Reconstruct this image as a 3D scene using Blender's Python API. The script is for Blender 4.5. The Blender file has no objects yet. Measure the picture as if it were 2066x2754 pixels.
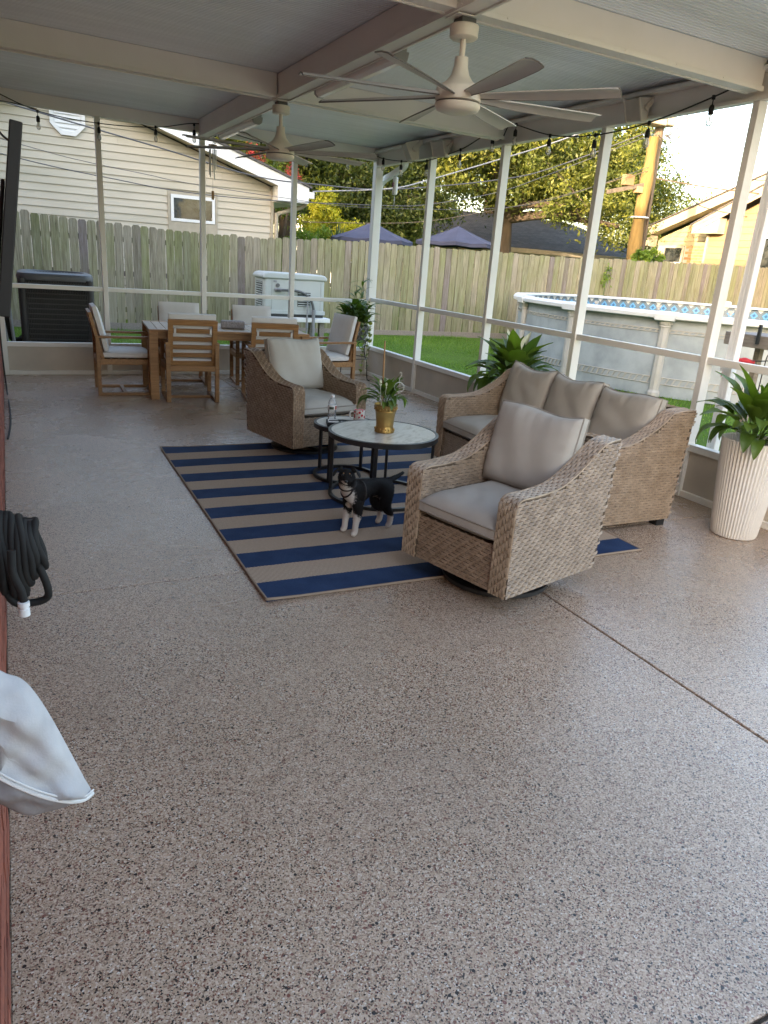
import bpy, bmesh, math, random
import numpy as np
from mathutils import Vector, Matrix
R = math.radians
PI = math.pi
rng = random.Random(7)
sc = bpy.context.scene
C = sc.collection

# ------------------------------------------------------------------ camera, sky, sun, exposure
cam_d = bpy.data.cameras.new('camera')
cam = bpy.data.objects.new('camera', cam_d)
C.objects.link(cam)
cam_d.sensor_fit = 'HORIZONTAL'
cam_d.sensor_width = 36.0
cam_d.lens = 34.28
cam_d.clip_start = 0.02
cam_d.clip_end = 500
cr = Vector((0.8959, -0.4383, 0.0692)); cu = Vector((0.0839, 0.3200, 0.9437))
cr.normalize(); cu = (cu - cr * cu.dot(cr)).normalized(); cb = cr.cross(cu)
cam.matrix_world = Matrix(((cr.x, cu.x, cb.x, 0), (cr.y, cu.y, cb.y, 0), (cr.z, cu.z, cb.z, 1.6), (0, 0, 0, 1)))
sc.camera = cam

SUN_EL = 11.0
SUN_DIR = Vector((-math.cos(R(SUN_EL)) * math.cos(R(30)), -math.cos(R(SUN_EL)) * math.sin(R(30)), math.sin(R(SUN_EL)))).normalized()  # towards the sun
w = bpy.data.worlds.new('World'); sc.world = w; w.use_nodes = True
wn = w.node_tree.nodes; wl = w.node_tree.links
bg = wn['Background']
sky = wn.new('ShaderNodeTexSky'); sky.sky_type = 'NISHITA'; sky.sun_disc = False
sky.sun_elevation = R(SUN_EL); sky.sun_rotation = math.atan2(SUN_DIR.x, SUN_DIR.y)
sky.air_density = 1.0; sky.dust_density = 3.5; sky.ozone_density = 1.0
wl.new(sky.outputs[0], bg.inputs[0]); bg.inputs[1].default_value = 0.15
sd = bpy.data.lights.new('sun', 'SUN'); sd.energy = 1.6; sd.angle = R(0.6); sd.color = (1.0, 0.81, 0.58)
so = bpy.data.objects.new('sun', sd); C.objects.link(so)
so.rotation_euler = (-SUN_DIR).to_track_quat('-Z', 'Y').to_euler()
so.location = (-20, 0, 20)
vs = sc.view_settings
vs.view_transform = 'Standard'; vs.look = 'None'; vs.exposure = 3.22; vs.gamma = 1.0
vs.use_white_balance = True; vs.white_balance_temperature = 6950; vs.white_balance_tint = 14   # camera balanced for open shade
try: vs.use_curve_mapping = False
except Exception: pass
sc.cycles.max_bounces = 8; sc.cycles.diffuse_bounces = 5; sc.cycles.glossy_bounces = 3
sc.cycles.transmission_bounces = 6; sc.cycles.transparent_max_bounces = 8
sc.cycles.sample_clamp_indirect = 6
sc.cycles.caustics_reflective = False; sc.cycles.caustics_refractive = False
try:
    sc.cycles.use_denoising = True
except Exception: pass

# ------------------------------------------------------------------ materials
MATS = {}
def nd(nt, typ, **kw):
    n = nt.nodes.new(typ)
    for k, v in kw.items(): setattr(n, k, v)
    return n
def ramp(nt, stops, interp='LINEAR'):
    r = nt.nodes.new('ShaderNodeValToRGB'); cr_ = r.color_ramp; cr_.interpolation = interp
    while len(cr_.elements) < len(stops): cr_.elements.new(0.5)
    for e, (p, c) in zip(cr_.elements, stops):
        e.position = p; e.color = (*c, 1) if len(c) == 3 else c
    return r
def mixc(nt, fac, a, b, mode='MIX'):
    m = nt.nodes.new('ShaderNodeMix'); m.data_type = 'RGBA'; m.blend_type = mode
    for sock, val in ((m.inputs[0], fac), (m.inputs[6], a), (m.inputs[7], b)):
        if isinstance(val, (int, float)): sock.default_value = val
        elif isinstance(val, tuple): sock.default_value = (*val, 1) if len(val) == 3 else val
        else: nt.links.new(val, sock)
    return m.outputs[2]
def math_(nt, op, a, b=None, c=None, clamp=False):
    m = nt.nodes.new('ShaderNodeMath'); m.operation = op; m.use_clamp = clamp
    for i, val in enumerate((a, b, c)):
        if val is None: continue
        if isinstance(val, (int, float)): m.inputs[i].default_value = val
        else: nt.links.new(val, m.inputs[i])
    return m.outputs[0]
def new_mat(name):
    m = bpy.data.materials.new(name); m.use_nodes = True
    nt = m.node_tree; p = nt.nodes['Principled BSDF']
    MATS[name] = m
    return m, nt, p
def coords(nt, kind='Object', scale=(1, 1, 1)):
    tc = nd(nt, 'ShaderNodeTexCoord'); mp = nd(nt, 'ShaderNodeMapping')
    nt.links.new(tc.outputs[kind], mp.inputs[0]); mp.inputs[3].default_value = scale
    return mp.outputs[0]
def noise(nt, vec, scale, detail=4, rough=0.55, dist=0):
    n = nd(nt, 'ShaderNodeTexNoise'); nt.links.new(vec, n.inputs['Vector'])
    n.inputs['Scale'].default_value = scale; n.inputs['Detail'].default_value = detail
    n.inputs['Roughness'].default_value = rough; n.inputs['Distortion'].default_value = dist
    return n.outputs[0]
def bump(nt, p, height, strength, dist=0.01):
    b = nd(nt, 'ShaderNodeBump'); b.inputs['Strength'].default_value = strength; b.inputs['Distance'].default_value = dist
    nt.links.new(height, b.inputs['Height']); nt.links.new(b.outputs[0], p.inputs['Normal'])
def M(name, col, rough=0.5, col2=None, scale=6, stretch=(1, 1, 1), bmp=0.0, bscale=80, bdist=0.003, metal=0.0, spec=0.5, rand=0.0, island=0.0, contrast=(0.3, 0.7), detail=4):
    m, nt, p = new_mat(name)
    if col2 is None: col2 = tuple(c * 0.82 for c in col)
    v = coords(nt, 'Object', stretch)
    f = noise(nt, v, scale, detail)
    r = ramp(nt, [(contrast[0], col), (contrast[1], col2)]); nt.links.new(f, r.inputs[0])
    out = r.outputs[0]
    for amt, node, sock in ((rand, 'ShaderNodeObjectInfo', 'Random'), (island, 'ShaderNodeNewGeometry', 'Random Per Island')):
        if amt:
            o = nd(nt, node); h = nd(nt, 'ShaderNodeHueSaturation')
            nt.links.new(math_(nt, 'MULTIPLY_ADD', o.outputs[sock], 2 * amt, 1 - amt), h.inputs['Value'])
            nt.links.new(out, h.inputs['Color']); out = h.outputs[0]
    nt.links.new(out, p.inputs['Base Color'])
    p.inputs['Roughness'].default_value = rough; p.inputs['Metallic'].default_value = metal
    p.inputs['Specular IOR Level'].default_value = spec
    if bmp: bump(nt, p, noise(nt, v, bscale, 3), bmp, bdist)
    return m

M('white_alu', (0.80, 0.785, 0.75), 0.42, (0.74, 0.725, 0.69), 3, bmp=0.05, bscale=40)
M('beam_alu', (0.82, 0.80, 0.775), 0.42, (0.77, 0.75, 0.725), 2.5, bmp=0.04, bscale=30)
M('ceiling_alu', (0.78, 0.85, 0.93), 0.27, (0.71, 0.78, 0.86), 1.6, (0.3, 6, 1), bmp=0.05, bscale=30, rand=0.05)  # white panels, blue put into the colour to offset warm bounce light
M('kick_alu', (0.60, 0.53, 0.45), 0.5, (0.44, 0.40, 0.35), 2, bmp=0.03)
M('fan_white', (0.74, 0.70, 0.62), 0.35, (0.70, 0.66, 0.58), 4)
M('fan_blade', (0.52, 0.51, 0.49), 0.4, (0.47, 0.46, 0.44), 5, (1, 5, 1))
M('blade_edge', (0.10, 0.09, 0.08), 0.5)
M('black_metal', (0.012, 0.012, 0.013), 0.38, (0.022, 0.021, 0.02), 20, bmp=0.1, bscale=200, bdist=0.001)
M('black_plastic', (0.006, 0.006, 0.007), 0.55, (0.010, 0.010, 0.011), 12)
M('black_rubber', (0.006, 0.006, 0.006), 0.8, (0.010, 0.010, 0.010), 60, bmp=0.3, bscale=260, bdist=0.001)
M('dark_cable', (0.015, 0.015, 0.016), 0.6)
M('grey_cable', (0.10, 0.10, 0.11), 0.6)
M('red_paint', (0.30, 0.05, 0.03), 0.5, (0.2, 0.05, 0.035), 30)
M('teak', (0.36, 0.185, 0.072), 0.5, (0.21, 0.10, 0.036), 5, (1, 1, 12), bmp=0.12, bscale=40, rand=0.14)
M('teak_x', (0.36, 0.185, 0.072), 0.5, (0.21, 0.10, 0.036), 5, (1, 12, 12), bmp=0.12, bscale=40, rand=0.14)
M('teak_top', (0.44, 0.33, 0.23), 0.5, (0.32, 0.22, 0.14), 5, (12, 1, 12), bmp=0.12, bscale=40, rand=0.12)
M('white_fabric', (0.68, 0.66, 0.65), 0.85, (0.62, 0.60, 0.59), 7, bmp=0.25, bscale=260, bdist=0.001)
M('greige_fabric', (0.41, 0.38, 0.335), 0.9, (0.36, 0.335, 0.295), 5, bmp=0.25, bscale=300, bdist=0.001)
M('greige_piping', (0.31, 0.28, 0.24), 0.85)
M('white_cloth', (0.52, 0.52, 0.53), 0.75, (0.33, 0.335, 0.36), 4, bmp=0.3, bscale=240, bdist=0.002, contrast=(0.4, 0.62))
M('grey_cloth', (0.34, 0.34, 0.36), 0.85, (0.26, 0.26, 0.28), 9, bmp=0.35, bscale=22, bdist=0.012)
M('cloth_seam', (0.72, 0.72, 0.72), 0.8, bmp=0.5, bscale=400, bdist=0.002)
M('grey_weave', (0.42, 0.38, 0.38), 0.9, (0.22, 0.19, 0.19), 60, bmp=0.6, bscale=90, bdist=0.004)
M('wicker', (0.41, 0.305, 0.215), 0.40, (0.27, 0.19, 0.125), 14, (1, 1, 1), bmp=0.3, bscale=300, bdist=0.001, island=0.16)
M('wicker_back', (0.085, 0.055, 0.033), 0.7)  # dark backing puts deep shade into the gaps between bundles
M('mortar', (0.42, 0.39, 0.35), 0.9, bmp=0.4, bscale=120)
M('brick', (0.30, 0.085, 0.05), 0.85, (0.20, 0.06, 0.04), 30, bmp=0.5, bscale=90, bdist=0.004, rand=0.25)
M('brick_tan', (0.40, 0.19, 0.08), 0.85, (0.36, 0.24, 0.13), 6, bmp=0.4, bscale=40, rand=0.22)
M('vinyl_cream', (0.55, 0.49, 0.395), 0.5, (0.46, 0.415, 0.32), 1.6, (0.5, 1, 2), rand=0.04, contrast=(0.42, 0.74), detail=8)
M('vinyl_tan', (0.32, 0.225, 0.125), 0.55, (0.30, 0.205, 0.115), 1.2, (1, 0.4, 3), rand=0.03)
M('vinyl_yellow', (0.36, 0.30, 0.18), 0.55, (0.34, 0.28, 0.165), 1.2, (1, 0.4, 3), rand=0.03)
M('trim_white', (0.78, 0.79, 0.80), 0.45, (0.72, 0.73, 0.74), 3)
M('trim_cream', (0.44, 0.385, 0.30), 0.5)
M('soil', (0.10, 0.07, 0.045), 0.95, (0.06, 0.045, 0.03), 8, bmp=0.6, bscale=30, bdist=0.03)
M('concrete', (0.42, 0.40, 0.37), 0.85, (0.34, 0.325, 0.30), 6, bmp=0.3, bscale=60)
M('joint_dark', (0.075, 0.055, 0.04), 0.9, (0.12, 0.10, 0.08), 40)
M('ac_metal', (0.028, 0.029, 0.032), 0.48, (0.040, 0.041, 0.044), 8)
M('ac_top', (0.07, 0.075, 0.085), 0.45, (0.10, 0.105, 0.115), 6)
M('gen_white', (0.44, 0.475, 0.475), 0.4, (0.40, 0.435, 0.435), 3)
M('gen_dark', (0.03, 0.035, 0.035), 0.6)
M('pvc_grey', (0.22, 0.23, 0.25), 0.5, (0.27, 0.28, 0.30), 8)
M('conduit_dark', (0.10, 0.105, 0.11), 0.5)
M('pool_cap', (0.62, 0.64, 0.66), 0.45, (0.56, 0.58, 0.60), 4)
M('pool_post', (0.44, 0.43, 0.41), 0.55, (0.36, 0.35, 0.33), 5, bmp=0.1)
M('pool_wall', (0.35, 0.39, 0.42), 0.6, (0.25, 0.285, 0.31), 3.2, contrast=(0.36, 0.66), bmp=0.05, bscale=20, detail=8)
M('umbrella_navy', (0.04, 0.045, 0.08), 0.85, (0.06, 0.065, 0.11), 3, bmp=0.1, bscale=60)
M('pole_wood', (0.20, 0.155, 0.11), 0.9, (0.11, 0.085, 0.06), 9, (1, 1, 0.12), bmp=0.6, bscale=30, bdist=0.02)
M('pole_vine', (0.24, 0.155, 0.05), 0.9, (0.16, 0.10, 0.03), 9, (1, 1, 0.2), bmp=0.8, bscale=22, bdist=0.03)
M('bark', (0.11, 0.08, 0.055), 0.95, (0.06, 0.045, 0.03), 8, (1, 1, 0.2), bmp=0.7, bscale=20, bdist=0.03)
M('brass', (0.46, 0.31, 0.11), 0.34, (0.34, 0.20, 0.06), 9, metal=0.85, bmp=0.12, bscale=50)
M('ceramic_white', (0.60, 0.585, 0.555), 0.6, (0.55, 0.535, 0.51), 8, bmp=0.08, bscale=120)
M('dirt', (0.035, 0.025, 0.018), 0.95)
M('bamboo', (0.38, 0.22, 0.09), 0.5, (0.30, 0.16, 0.06), 12)
M('steel', (0.62, 0.62, 0.62), 0.3, metal=0.9)
M('grey_wood', (0.30, 0.26, 0.23), 0.85, (0.20, 0.17, 0.15), 6, (8, 1, 8), bmp=0.3)
M('fix_plastic', (0.90, 0.90, 0.90), 0.12, (0.85, 0.85, 0.85), 5)
M('fix_grey', (0.34, 0.34, 0.34), 0.3, (0.28, 0.28, 0.28), 5)
M('speaker_white', (0.62, 0.58, 0.52), 0.5, (0.56, 0.52, 0.46), 6)
M('speaker_grille', (0.50, 0.47, 0.43), 0.7, bmp=0.5, bscale=300, bdist=0.002)
M('dog_nose', (0.008, 0.008, 0.008), 0.3)
M('harness', (0.018, 0.014, 0.014), 0.7)
M('mug_red', (0.50, 0.03, 0.05), 0.25)
M('label_red', (0.35, 0.06, 0.05), 0.5)
M('label_green', (0.04, 0.06, 0.035), 0.5)
M('paper_white', (0.75, 0.74, 0.72), 0.6)
M('terracotta', (0.20, 0.09, 0.055), 0.8)
M('red_cloth', (0.55, 0.03, 0.04), 0.8, (0.42, 0.02, 0.03), 20)
M('leaf_brown', (0.16, 0.06, 0.04), 0.7)
M('stem_green', (0.07, 0.13, 0.03), 0.6)
M('flower_white', (0.72, 0.72, 0.62), 0.6, (0.62, 0.66, 0.48), 12)

def leaf_mat(name, a, b, c, trans=0.35, attr='rnd', gloss=0.5, rough=0.55):
    m, nt, p = new_mat(name)
    at = nd(nt, 'ShaderNodeAttribute', attribute_name=attr)
    r = ramp(nt, [(0.0, a), (0.55, b), (1.0, c)]); nt.links.new(at.outputs['Fac'], r.inputs[0])
    p.inputs['Roughness'].default_value = rough; p.inputs['Specular IOR Level'].default_value = gloss
    nt.links.new(r.outputs[0], p.inputs['Base Color'])
    t = nd(nt, 'ShaderNodeBsdfTranslucent'); nt.links.new(mixc(nt, 1.0, r.outputs[0], (1.5, 1.55, 0.7), 'MULTIPLY'), t.inputs[0])
    mx = nd(nt, 'ShaderNodeMixShader'); mx.inputs[0].default_value = trans
    nt.links.new(p.outputs[0], mx.inputs[1]); nt.links.new(t.outputs[0], mx.inputs[2])
    nt.links.new(mx.outputs[0], nt.nodes['Material Output'].inputs[0])
    return m
leaf_mat('leaf_oak', (0.05, 0.075, 0.016), (0.12, 0.145, 0.026), (0.22, 0.215, 0.035), 0.42)
leaf_mat('leaf_dark', (0.035, 0.055, 0.014), (0.085, 0.115, 0.024), (0.17, 0.18, 0.032))
leaf_mat('leaf_yellow', (0.24, 0.25, 0.02), (0.42, 0.40, 0.03), (0.58, 0.48, 0.04))  # golden foliage, brightened further to stand in for sunlight on the shrubs
leaf_mat('leaf_bush', (0.06, 0.12, 0.018), (0.13, 0.22, 0.025), (0.22, 0.29, 0.035))
leaf_mat('leaf_red', (0.25, 0.03, 0.03), (0.45, 0.05, 0.06), (0.50, 0.09, 0.08))
leaf_mat('grass_blade', (0.075, 0.165, 0.022), (0.125, 0.25, 0.032), (0.22, 0.33, 0.06), 0.35)
leaf_mat('yucca', (0.05, 0.09, 0.04), (0.09, 0.14, 0.06), (0.14, 0.19, 0.08))
def house_leaf(name, a, b, rough=0.35):
    m, nt, p = new_mat(name)
    o = nd(nt, 'ShaderNodeObjectInfo'); v = coords(nt)
    r = ramp(nt, [(0.0, a), (1.0, b)]); nt.links.new(math_(nt, 'ADD', math_(nt, 'MULTIPLY', o.outputs['Random'], 0.7), math_(nt, 'MULTIPLY', noise(nt, v, 18), 0.3)), r.inputs[0])
    nt.links.new(r.outputs[0], p.inputs['Base Color']); p.inputs['Roughness'].default_value = rough
    t = nd(nt, 'ShaderNodeBsdfTranslucent'); nt.links.new(mixc(nt, 1.0, r.outputs[0], (1.9, 1.8, 0.6), 'MULTIPLY'), t.inputs[0])
    mx = nd(nt, 'ShaderNodeMixShader'); mx.inputs[0].default_value = 0.32
    nt.links.new(p.outputs[0], mx.inputs[1]); nt.links.new(t.outputs[0], mx.inputs[2])
    nt.links.new(mx.outputs[0], nt.nodes['Material Output'].inputs[0])
house_leaf('lily_leaf', (0.040, 0.085, 0.018), (0.12, 0.20, 0.028), 0.5)
house_leaf('fern_leaf', (0.030, 0.070, 0.015), (0.09, 0.155, 0.025), 0.5)
house_leaf('pothos_leaf', (0.10, 0.16, 0.03), (0.26, 0.30, 0.09))
house_leaf('spider_leaf', (0.20, 0.24, 0.10), (0.38, 0.40, 0.22))

# speckled epoxy flake floor
m, nt, p = new_mat('flake_floor')
v = coords(nt, 'Object')
vo = nd(nt, 'ShaderNodeTexVoronoi'); vo.inputs['Scale'].default_value = 265; vo.inputs['Randomness'].default_value = 1
wv = nd(nt, 'ShaderNodeVectorMath', operation='MULTIPLY_ADD')
nz = nd(nt, 'ShaderNodeTexNoise'); nz.inputs['Scale'].default_value = 120; nt.links.new(v, nz.inputs['Vector'])
nt.links.new(nz.outputs['Color'], wv.inputs[0]); wv.inputs[1].default_value = (0.004, 0.004, 0.0); nt.links.new(v, wv.inputs[2])
nt.links.new(wv.outputs[0], vo.inputs['Vector'])
sx = nd(nt, 'ShaderNodeSeparateColor'); nt.links.new(vo.outputs['Color'], sx.inputs[0])
r1 = ramp(nt, [(0.0, (0.030, 0.022, 0.018)), (0.095, (0.19, 0.085, 0.06)), (0.185, (0.26, 0.18, 0.125)), (0.34, (0.42, 0.30, 0.21)), (0.60, (0.49, 0.365, 0.27)), (0.86, (0.575, 0.455, 0.355)), (0.965, (0.64, 0.57, 0.49))], 'CONSTANT')
nt.links.new(sx.outputs[0], r1.inputs[0])
vo2 = nd(nt, 'ShaderNodeTexVoronoi'); vo2.inputs['Scale'].default_value = 62; nt.links.new(v, vo2.inputs['Vector'])
s2 = nd(nt, 'ShaderNodeSeparateColor'); nt.links.new(vo2.outputs['Color'], s2.inputs[0])
chip = math_(nt, 'MULTIPLY', math_(nt, 'LESS_THAN', vo2.outputs['Distance'], 0.30), math_(nt, 'LESS_THAN', s2.outputs[1], 0.10))
chipc = ramp(nt, [(0.0, (0.018, 0.014, 0.013)), (0.6, (0.19, 0.075, 0.055))], 'CONSTANT'); nt.links.new(s2.outputs[2], chipc.inputs[0])
col = mixc(nt, chip, r1.outputs[0], chipc.outputs[0])
big = noise(nt, v, 0.9, 5, 0.6)
rb = ramp(nt, [(0.25, (0.80, 0.78, 0.76)), (0.5, (1.0, 0.99, 0.98)), (0.75, (1.12, 1.10, 1.08))]); nt.links.new(big, rb.inputs[0])
col = mixc(nt, 1.0, col, rb.outputs[0], 'MULTIPLY')
dst = ramp(nt, [(0.56, (0, 0, 0)), (0.76, (0.13, 0.13, 0.13))]); nt.links.new(noise(nt, v, 2.3, 8, 0.7, 1.0), dst.inputs[0])
col = mixc(nt, dst.outputs[0], col, (0.44, 0.37, 0.29))
nt.links.new(col, p.inputs['Base Color'])
rr = ramp(nt, [(0.3, (0.19,) * 3), (0.7, (0.36,) * 3)]); nt.links.new(noise(nt, v, 1.8, 7, 0.65, 0.6), rr.inputs[0])
nt.links.new(rr.outputs[0], p.inputs['Roughness'])
p.inputs['Specular IOR Level'].default_value = 0.85
hgt = math_(nt, 'ADD', math_(nt, 'MULTIPLY', noise(nt, v, 150, 3), 0.8), math_(nt, 'MULTIPLY', sx.outputs[1], 0.25))
bump(nt, p, hgt, 0.46, 0.004)

# striped outdoor rug
m, nt, p = new_mat('rug_stripes')
tc = nd(nt, 'ShaderNodeTexCoord'); sp = nd(nt, 'ShaderNodeSeparateXYZ'); nt.links.new(tc.outputs['Object'], sp.inputs[0])
yy = math_(nt, 'MULTIPLY', sp.outputs[1], 15 / 3.0)
yy = math_(nt, 'ADD', yy, math_(nt, 'MULTIPLY', math_(nt, 'SUBTRACT', noise(nt, tc.outputs['Object'], 9, 3), 0.5), 0.05))
st = math_(nt, 'LESS_THAN', math_(nt, 'MODULO', yy, 2.0), 1.0)
rib = nd(nt, 'ShaderNodeTexWave', wave_type='BANDS', bands_direction='DIAGONAL'); rib.inputs['Scale'].default_value = 32; rib.inputs['Distortion'].default_value = 0.6
nt.links.new(tc.outputs['Object'], rib.inputs['Vector'])
tan = ramp(nt, [(0.15, (0.24, 0.17, 0.12)), (0.7, (0.54, 0.415, 0.31))]); nt.links.new(rib.outputs['Fac'], tan.inputs[0])
nv = noise(nt, tc.outputs['Object'], 5, 5)
navy = ramp(nt, [(0.3, (0.014, 0.032, 0.082)), (0.7, (0.026, 0.054, 0.125))]); nt.links.new(nv, navy.inputs[0])
fine = noise(nt, tc.outputs['Object'], 420, 2)
fr = ramp(nt, [(0.3, (0.75,) * 3), (0.7, (1.2,) * 3)]); nt.links.new(fine, fr.inputs[0])
nt.links.new(mixc(nt, 1.0, mixc(nt, st, tan.outputs[0], navy.outputs[0]), fr.outputs[0], 'MULTIPLY'), p.inputs['Base Color'])
p.inputs['Roughness'].default_value = 0.92; p.inputs['Specular IOR Level'].default_value = 0.2
bump(nt, p, math_(nt, 'ADD', math_(nt, 'MULTIPLY', rib.outputs['Fac'], 0.5), fine), 0.4, 0.003)
M('rug_binding', (0.30, 0.225, 0.165), 0.9, bmp=0.5, bscale=300)

# weathered fence wood: every board different, algae in the grain
m, nt, p = new_mat('fence_wood')
tc = nd(nt, 'ShaderNodeTexCoord'); oi = nd(nt, 'ShaderNodeObjectInfo')
off = nd(nt, 'ShaderNodeVectorMath', operation='MULTIPLY_ADD'); nt.links.new(oi.outputs['Random'], off.inputs[0]); off.inputs[1].default_value = (31, 17, 53); nt.links.new(tc.outputs['Object'], off.inputs[2])
mp = nd(nt, 'ShaderNodeMapping'); mp.inputs[3].default_value = (9, 9, 0.55); nt.links.new(off.outputs[0], mp.inputs[0])
g = noise(nt, mp.outputs[0], 3.0, 7, 0.65, 1.2)
grain = ramp(nt, [(0.25, (0.13, 0.11, 0.085)), (0.5, (0.29, 0.26, 0.205)), (0.75, (0.41, 0.385, 0.335))]); nt.links.new(g, grain.inputs[0])
tint = ramp(nt, [(0.0, (0.70, 0.76, 0.60)), (0.35, (0.86, 0.89, 0.74)), (0.6, (0.98, 0.98, 0.90)), (0.8, (0.90, 0.87, 0.86)), (0.93, (0.70, 0.65, 0.78))]); nt.links.new(oi.outputs['Random'], tint.inputs[0])
c1 = mixc(nt, 1.0, grain.outputs[0], tint.outputs[0], 'MULTIPLY')
alg = noise(nt, off.outputs[0], 1.1, 5, 0.6)
ar = ramp(nt, [(0.42, (0, 0, 0)), (0.68, (0.75, 0.75, 0.75))]); nt.links.new(alg, ar.inputs[0])
nt.links.new(mixc(nt, ar.outputs[0], c1, mixc(nt, 1.0, c1, (0.80, 0.90, 0.60), 'MULTIPLY')), p.inputs['Base Color'])
p.inputs['Roughness'].default_value = 0.85; p.inputs['Specular IOR Level'].default_value = 0.25
bump(nt, p, g, 0.5, 0.01)

# shingles
m, nt, p = new_mat('shingle')
v = coords(nt, 'Object'); bt = nd(nt, 'ShaderNodeTexBrick'); nt.links.new(v, bt.inputs[0])
bt.inputs['Scale'].default_value = 1.0; bt.inputs['Brick Width'].default_value = 0.3; bt.inputs['Row Height'].default_value = 0.14
bt.inputs['Mortar Size'].default_value = 0.006; bt.inputs['Color1'].default_value = (0.075, 0.07, 0.068, 1); bt.inputs['Color2'].default_value = (0.12, 0.11, 0.105, 1); bt.inputs['Mortar'].default_value = (0.03, 0.03, 0.03, 1)
nt.links.new(bt.outputs[0], p.inputs['Base Color']); p.inputs['Roughness'].default_value = 0.95; bump(nt, p, bt.outputs['Fac'], 0.5, -0.02)

# brick courses on the upper house wall (out of the pieces' reach)
m, nt, p = new_mat('brick_courses')
tc = nd(nt, 'ShaderNodeTexCoord'); mp = nd(nt, 'ShaderNodeMapping'); mp.inputs[2].default_value = (0, PI / 2, PI / 2); nt.links.new(tc.outputs['Object'], mp.inputs[0])
sv = nd(nt, 'ShaderNodeSeparateXYZ'); nt.links.new(tc.outputs['Object'], sv.inputs[0]); cv = nd(nt, 'ShaderNodeCombineXYZ'); nt.links.new(sv.outputs[1], cv.inputs[0]); nt.links.new(sv.outputs[2], cv.inputs[1])
bt = nd(nt, 'ShaderNodeTexBrick'); nt.links.new(cv.outputs[0], bt.inputs[0]); bt.inputs['Scale'].default_value = 1.0
bt.inputs['Brick Width'].default_value = 0.21; bt.inputs['Row Height'].default_value = 0.075; bt.inputs['Mortar Size'].default_value = 0.005
bt.inputs['Color1'].default_value = (0.30, 0.085, 0.05, 1); bt.inputs['Color2'].default_value = (0.19, 0.06, 0.04, 1); bt.inputs['Mortar'].default_value = (0.42, 0.39, 0.35, 1)
nt.links.new(bt.outputs[0], p.inputs['Base Color']); p.inputs['Roughness'].default_value = 0.88; bump(nt, p, bt.outputs['Fac'], 0.6, -0.008)

# marble top
m, nt, p = new_mat('marble')
v = coords(nt, 'Object', (1, 3.5, 1)); g = noise(nt, v, 4.5, 8, 0.6, 1.6)
r = ramp(nt, [(0.36, (0.36, 0.32, 0.265)), (0.47, (0.52, 0.485, 0.43)), (0.62, (0.58, 0.55, 0.50))]); nt.links.new(g, r.inputs[0])
nt.links.new(r.outputs[0], p.inputs['Base Color']); p.inputs['Roughness'].default_value = 0.28

# pool liner with diamond tile print
m, nt, p = new_mat('pool_liner')
tc = nd(nt, 'ShaderNodeTexCoord'); s_ = nd(nt, 'ShaderNodeSeparateXYZ'); nt.links.new(tc.outputs['Object'], s_.inputs[0])
ang = math_(nt, 'MULTIPLY', math_(nt, 'ARCTAN2', s_.outputs[1], s_.outputs[0]), 4.0 / 0.26)
vv = math_(nt, 'MULTIPLY', math_(nt, 'SUBTRACT', s_.outputs[2], 0.86), 1 / 0.26)
fu = math_(nt, 'ABSOLUTE', math_(nt, 'SUBTRACT', math_(nt, 'FRACT', math_(nt, 'ADD', ang, 50)), 0.5))
fv = math_(nt, 'ABSOLUTE', math_(nt, 'SUBTRACT', math_(nt, 'FRACT', math_(nt, 'ADD', vv, 50)), 0.5))
dsum = math_(nt, 'ADD', fu, fv)
dr = ramp(nt, [(0.0, (0.03, 0.11, 0.24)), (0.16, (0.10, 0.30, 0.52)), (0.34, (0.10, 0.14, 0.18)), (0.42, (0.13, 0.17, 0.20)), (0.70, (0.58, 0.57, 0.52))], 'CONSTANT'); nt.links.new(dsum, dr.inputs[0])
nt.links.new(dr.outputs[0], p.inputs['Base Color']); p.inputs['Roughness'].default_value = 0.35
m, nt, p = new_mat('water')
p.inputs['Base Color'].default_value = (0.03, 0.13, 0.20, 1); p.inputs['Roughness'].default_value = 0.04
bump(nt, p, noise(nt, coords(nt), 6, 3), 0.12, 0.02)

# glass, clear plastic
def glass(name, col=(1, 1, 1), mixf=0.75, rough=0.03):
    m, nt, p = new_mat(name)
    p.inputs['Base Color'].default_value = (*col, 1); p.inputs['Roughness'].default_value = rough
    p.inputs['Specular IOR Level'].default_value = 0.7
    t = nd(nt, 'ShaderNodeBsdfTransparent'); t.inputs[0].default_value = (*[0.85 + 0.15 * c for c in col], 1)
    lw = nd(nt, 'ShaderNodeFresnel'); lw.inputs[0].default_value = 1.45
    gl = nd(nt, 'ShaderNodeBsdfGlossy'); gl.inputs['Roughness'].default_value = rough
    mx = nd(nt, 'ShaderNodeMixShader'); nt.links.new(lw.outputs[0], mx.inputs[0]); nt.links.new(t.outputs[0], mx.inputs[1]); nt.links.new(gl.outputs[0], mx.inputs[2])
    m2 = nd(nt, 'ShaderNodeMixShader'); m2.inputs[0].default_value = mixf
    nt.links.new(p.outputs[0], m2.inputs[1]); nt.links.new(mx.outputs[0], m2.inputs[2])
    nt.links.new(m2.outputs[0], nt.nodes['Material Output'].inputs[0])
glass('clear_glass', (0.9, 0.92, 0.95), 0.88)
glass('bulb_glass', (0.9, 0.88, 0.82), 0.72)
m, nt, p = new_mat('window_glass')
v = coords(nt, 'Object', (1, 1, 1)); g = noise(nt, v, 3.5, 5, 0.6, 1.5)
r = ramp(nt, [(0.40, (0.02, 0.025, 0.025)), (0.60, (0.06, 0.065, 0.06))]); nt.links.new(g, r.inputs[0])
nt.links.new(r.outputs[0], p.inputs['Base Color']); p.inputs['Roughness'].default_value = 0.05; p.inputs['Specular IOR Level'].default_value = 1.0

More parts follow.
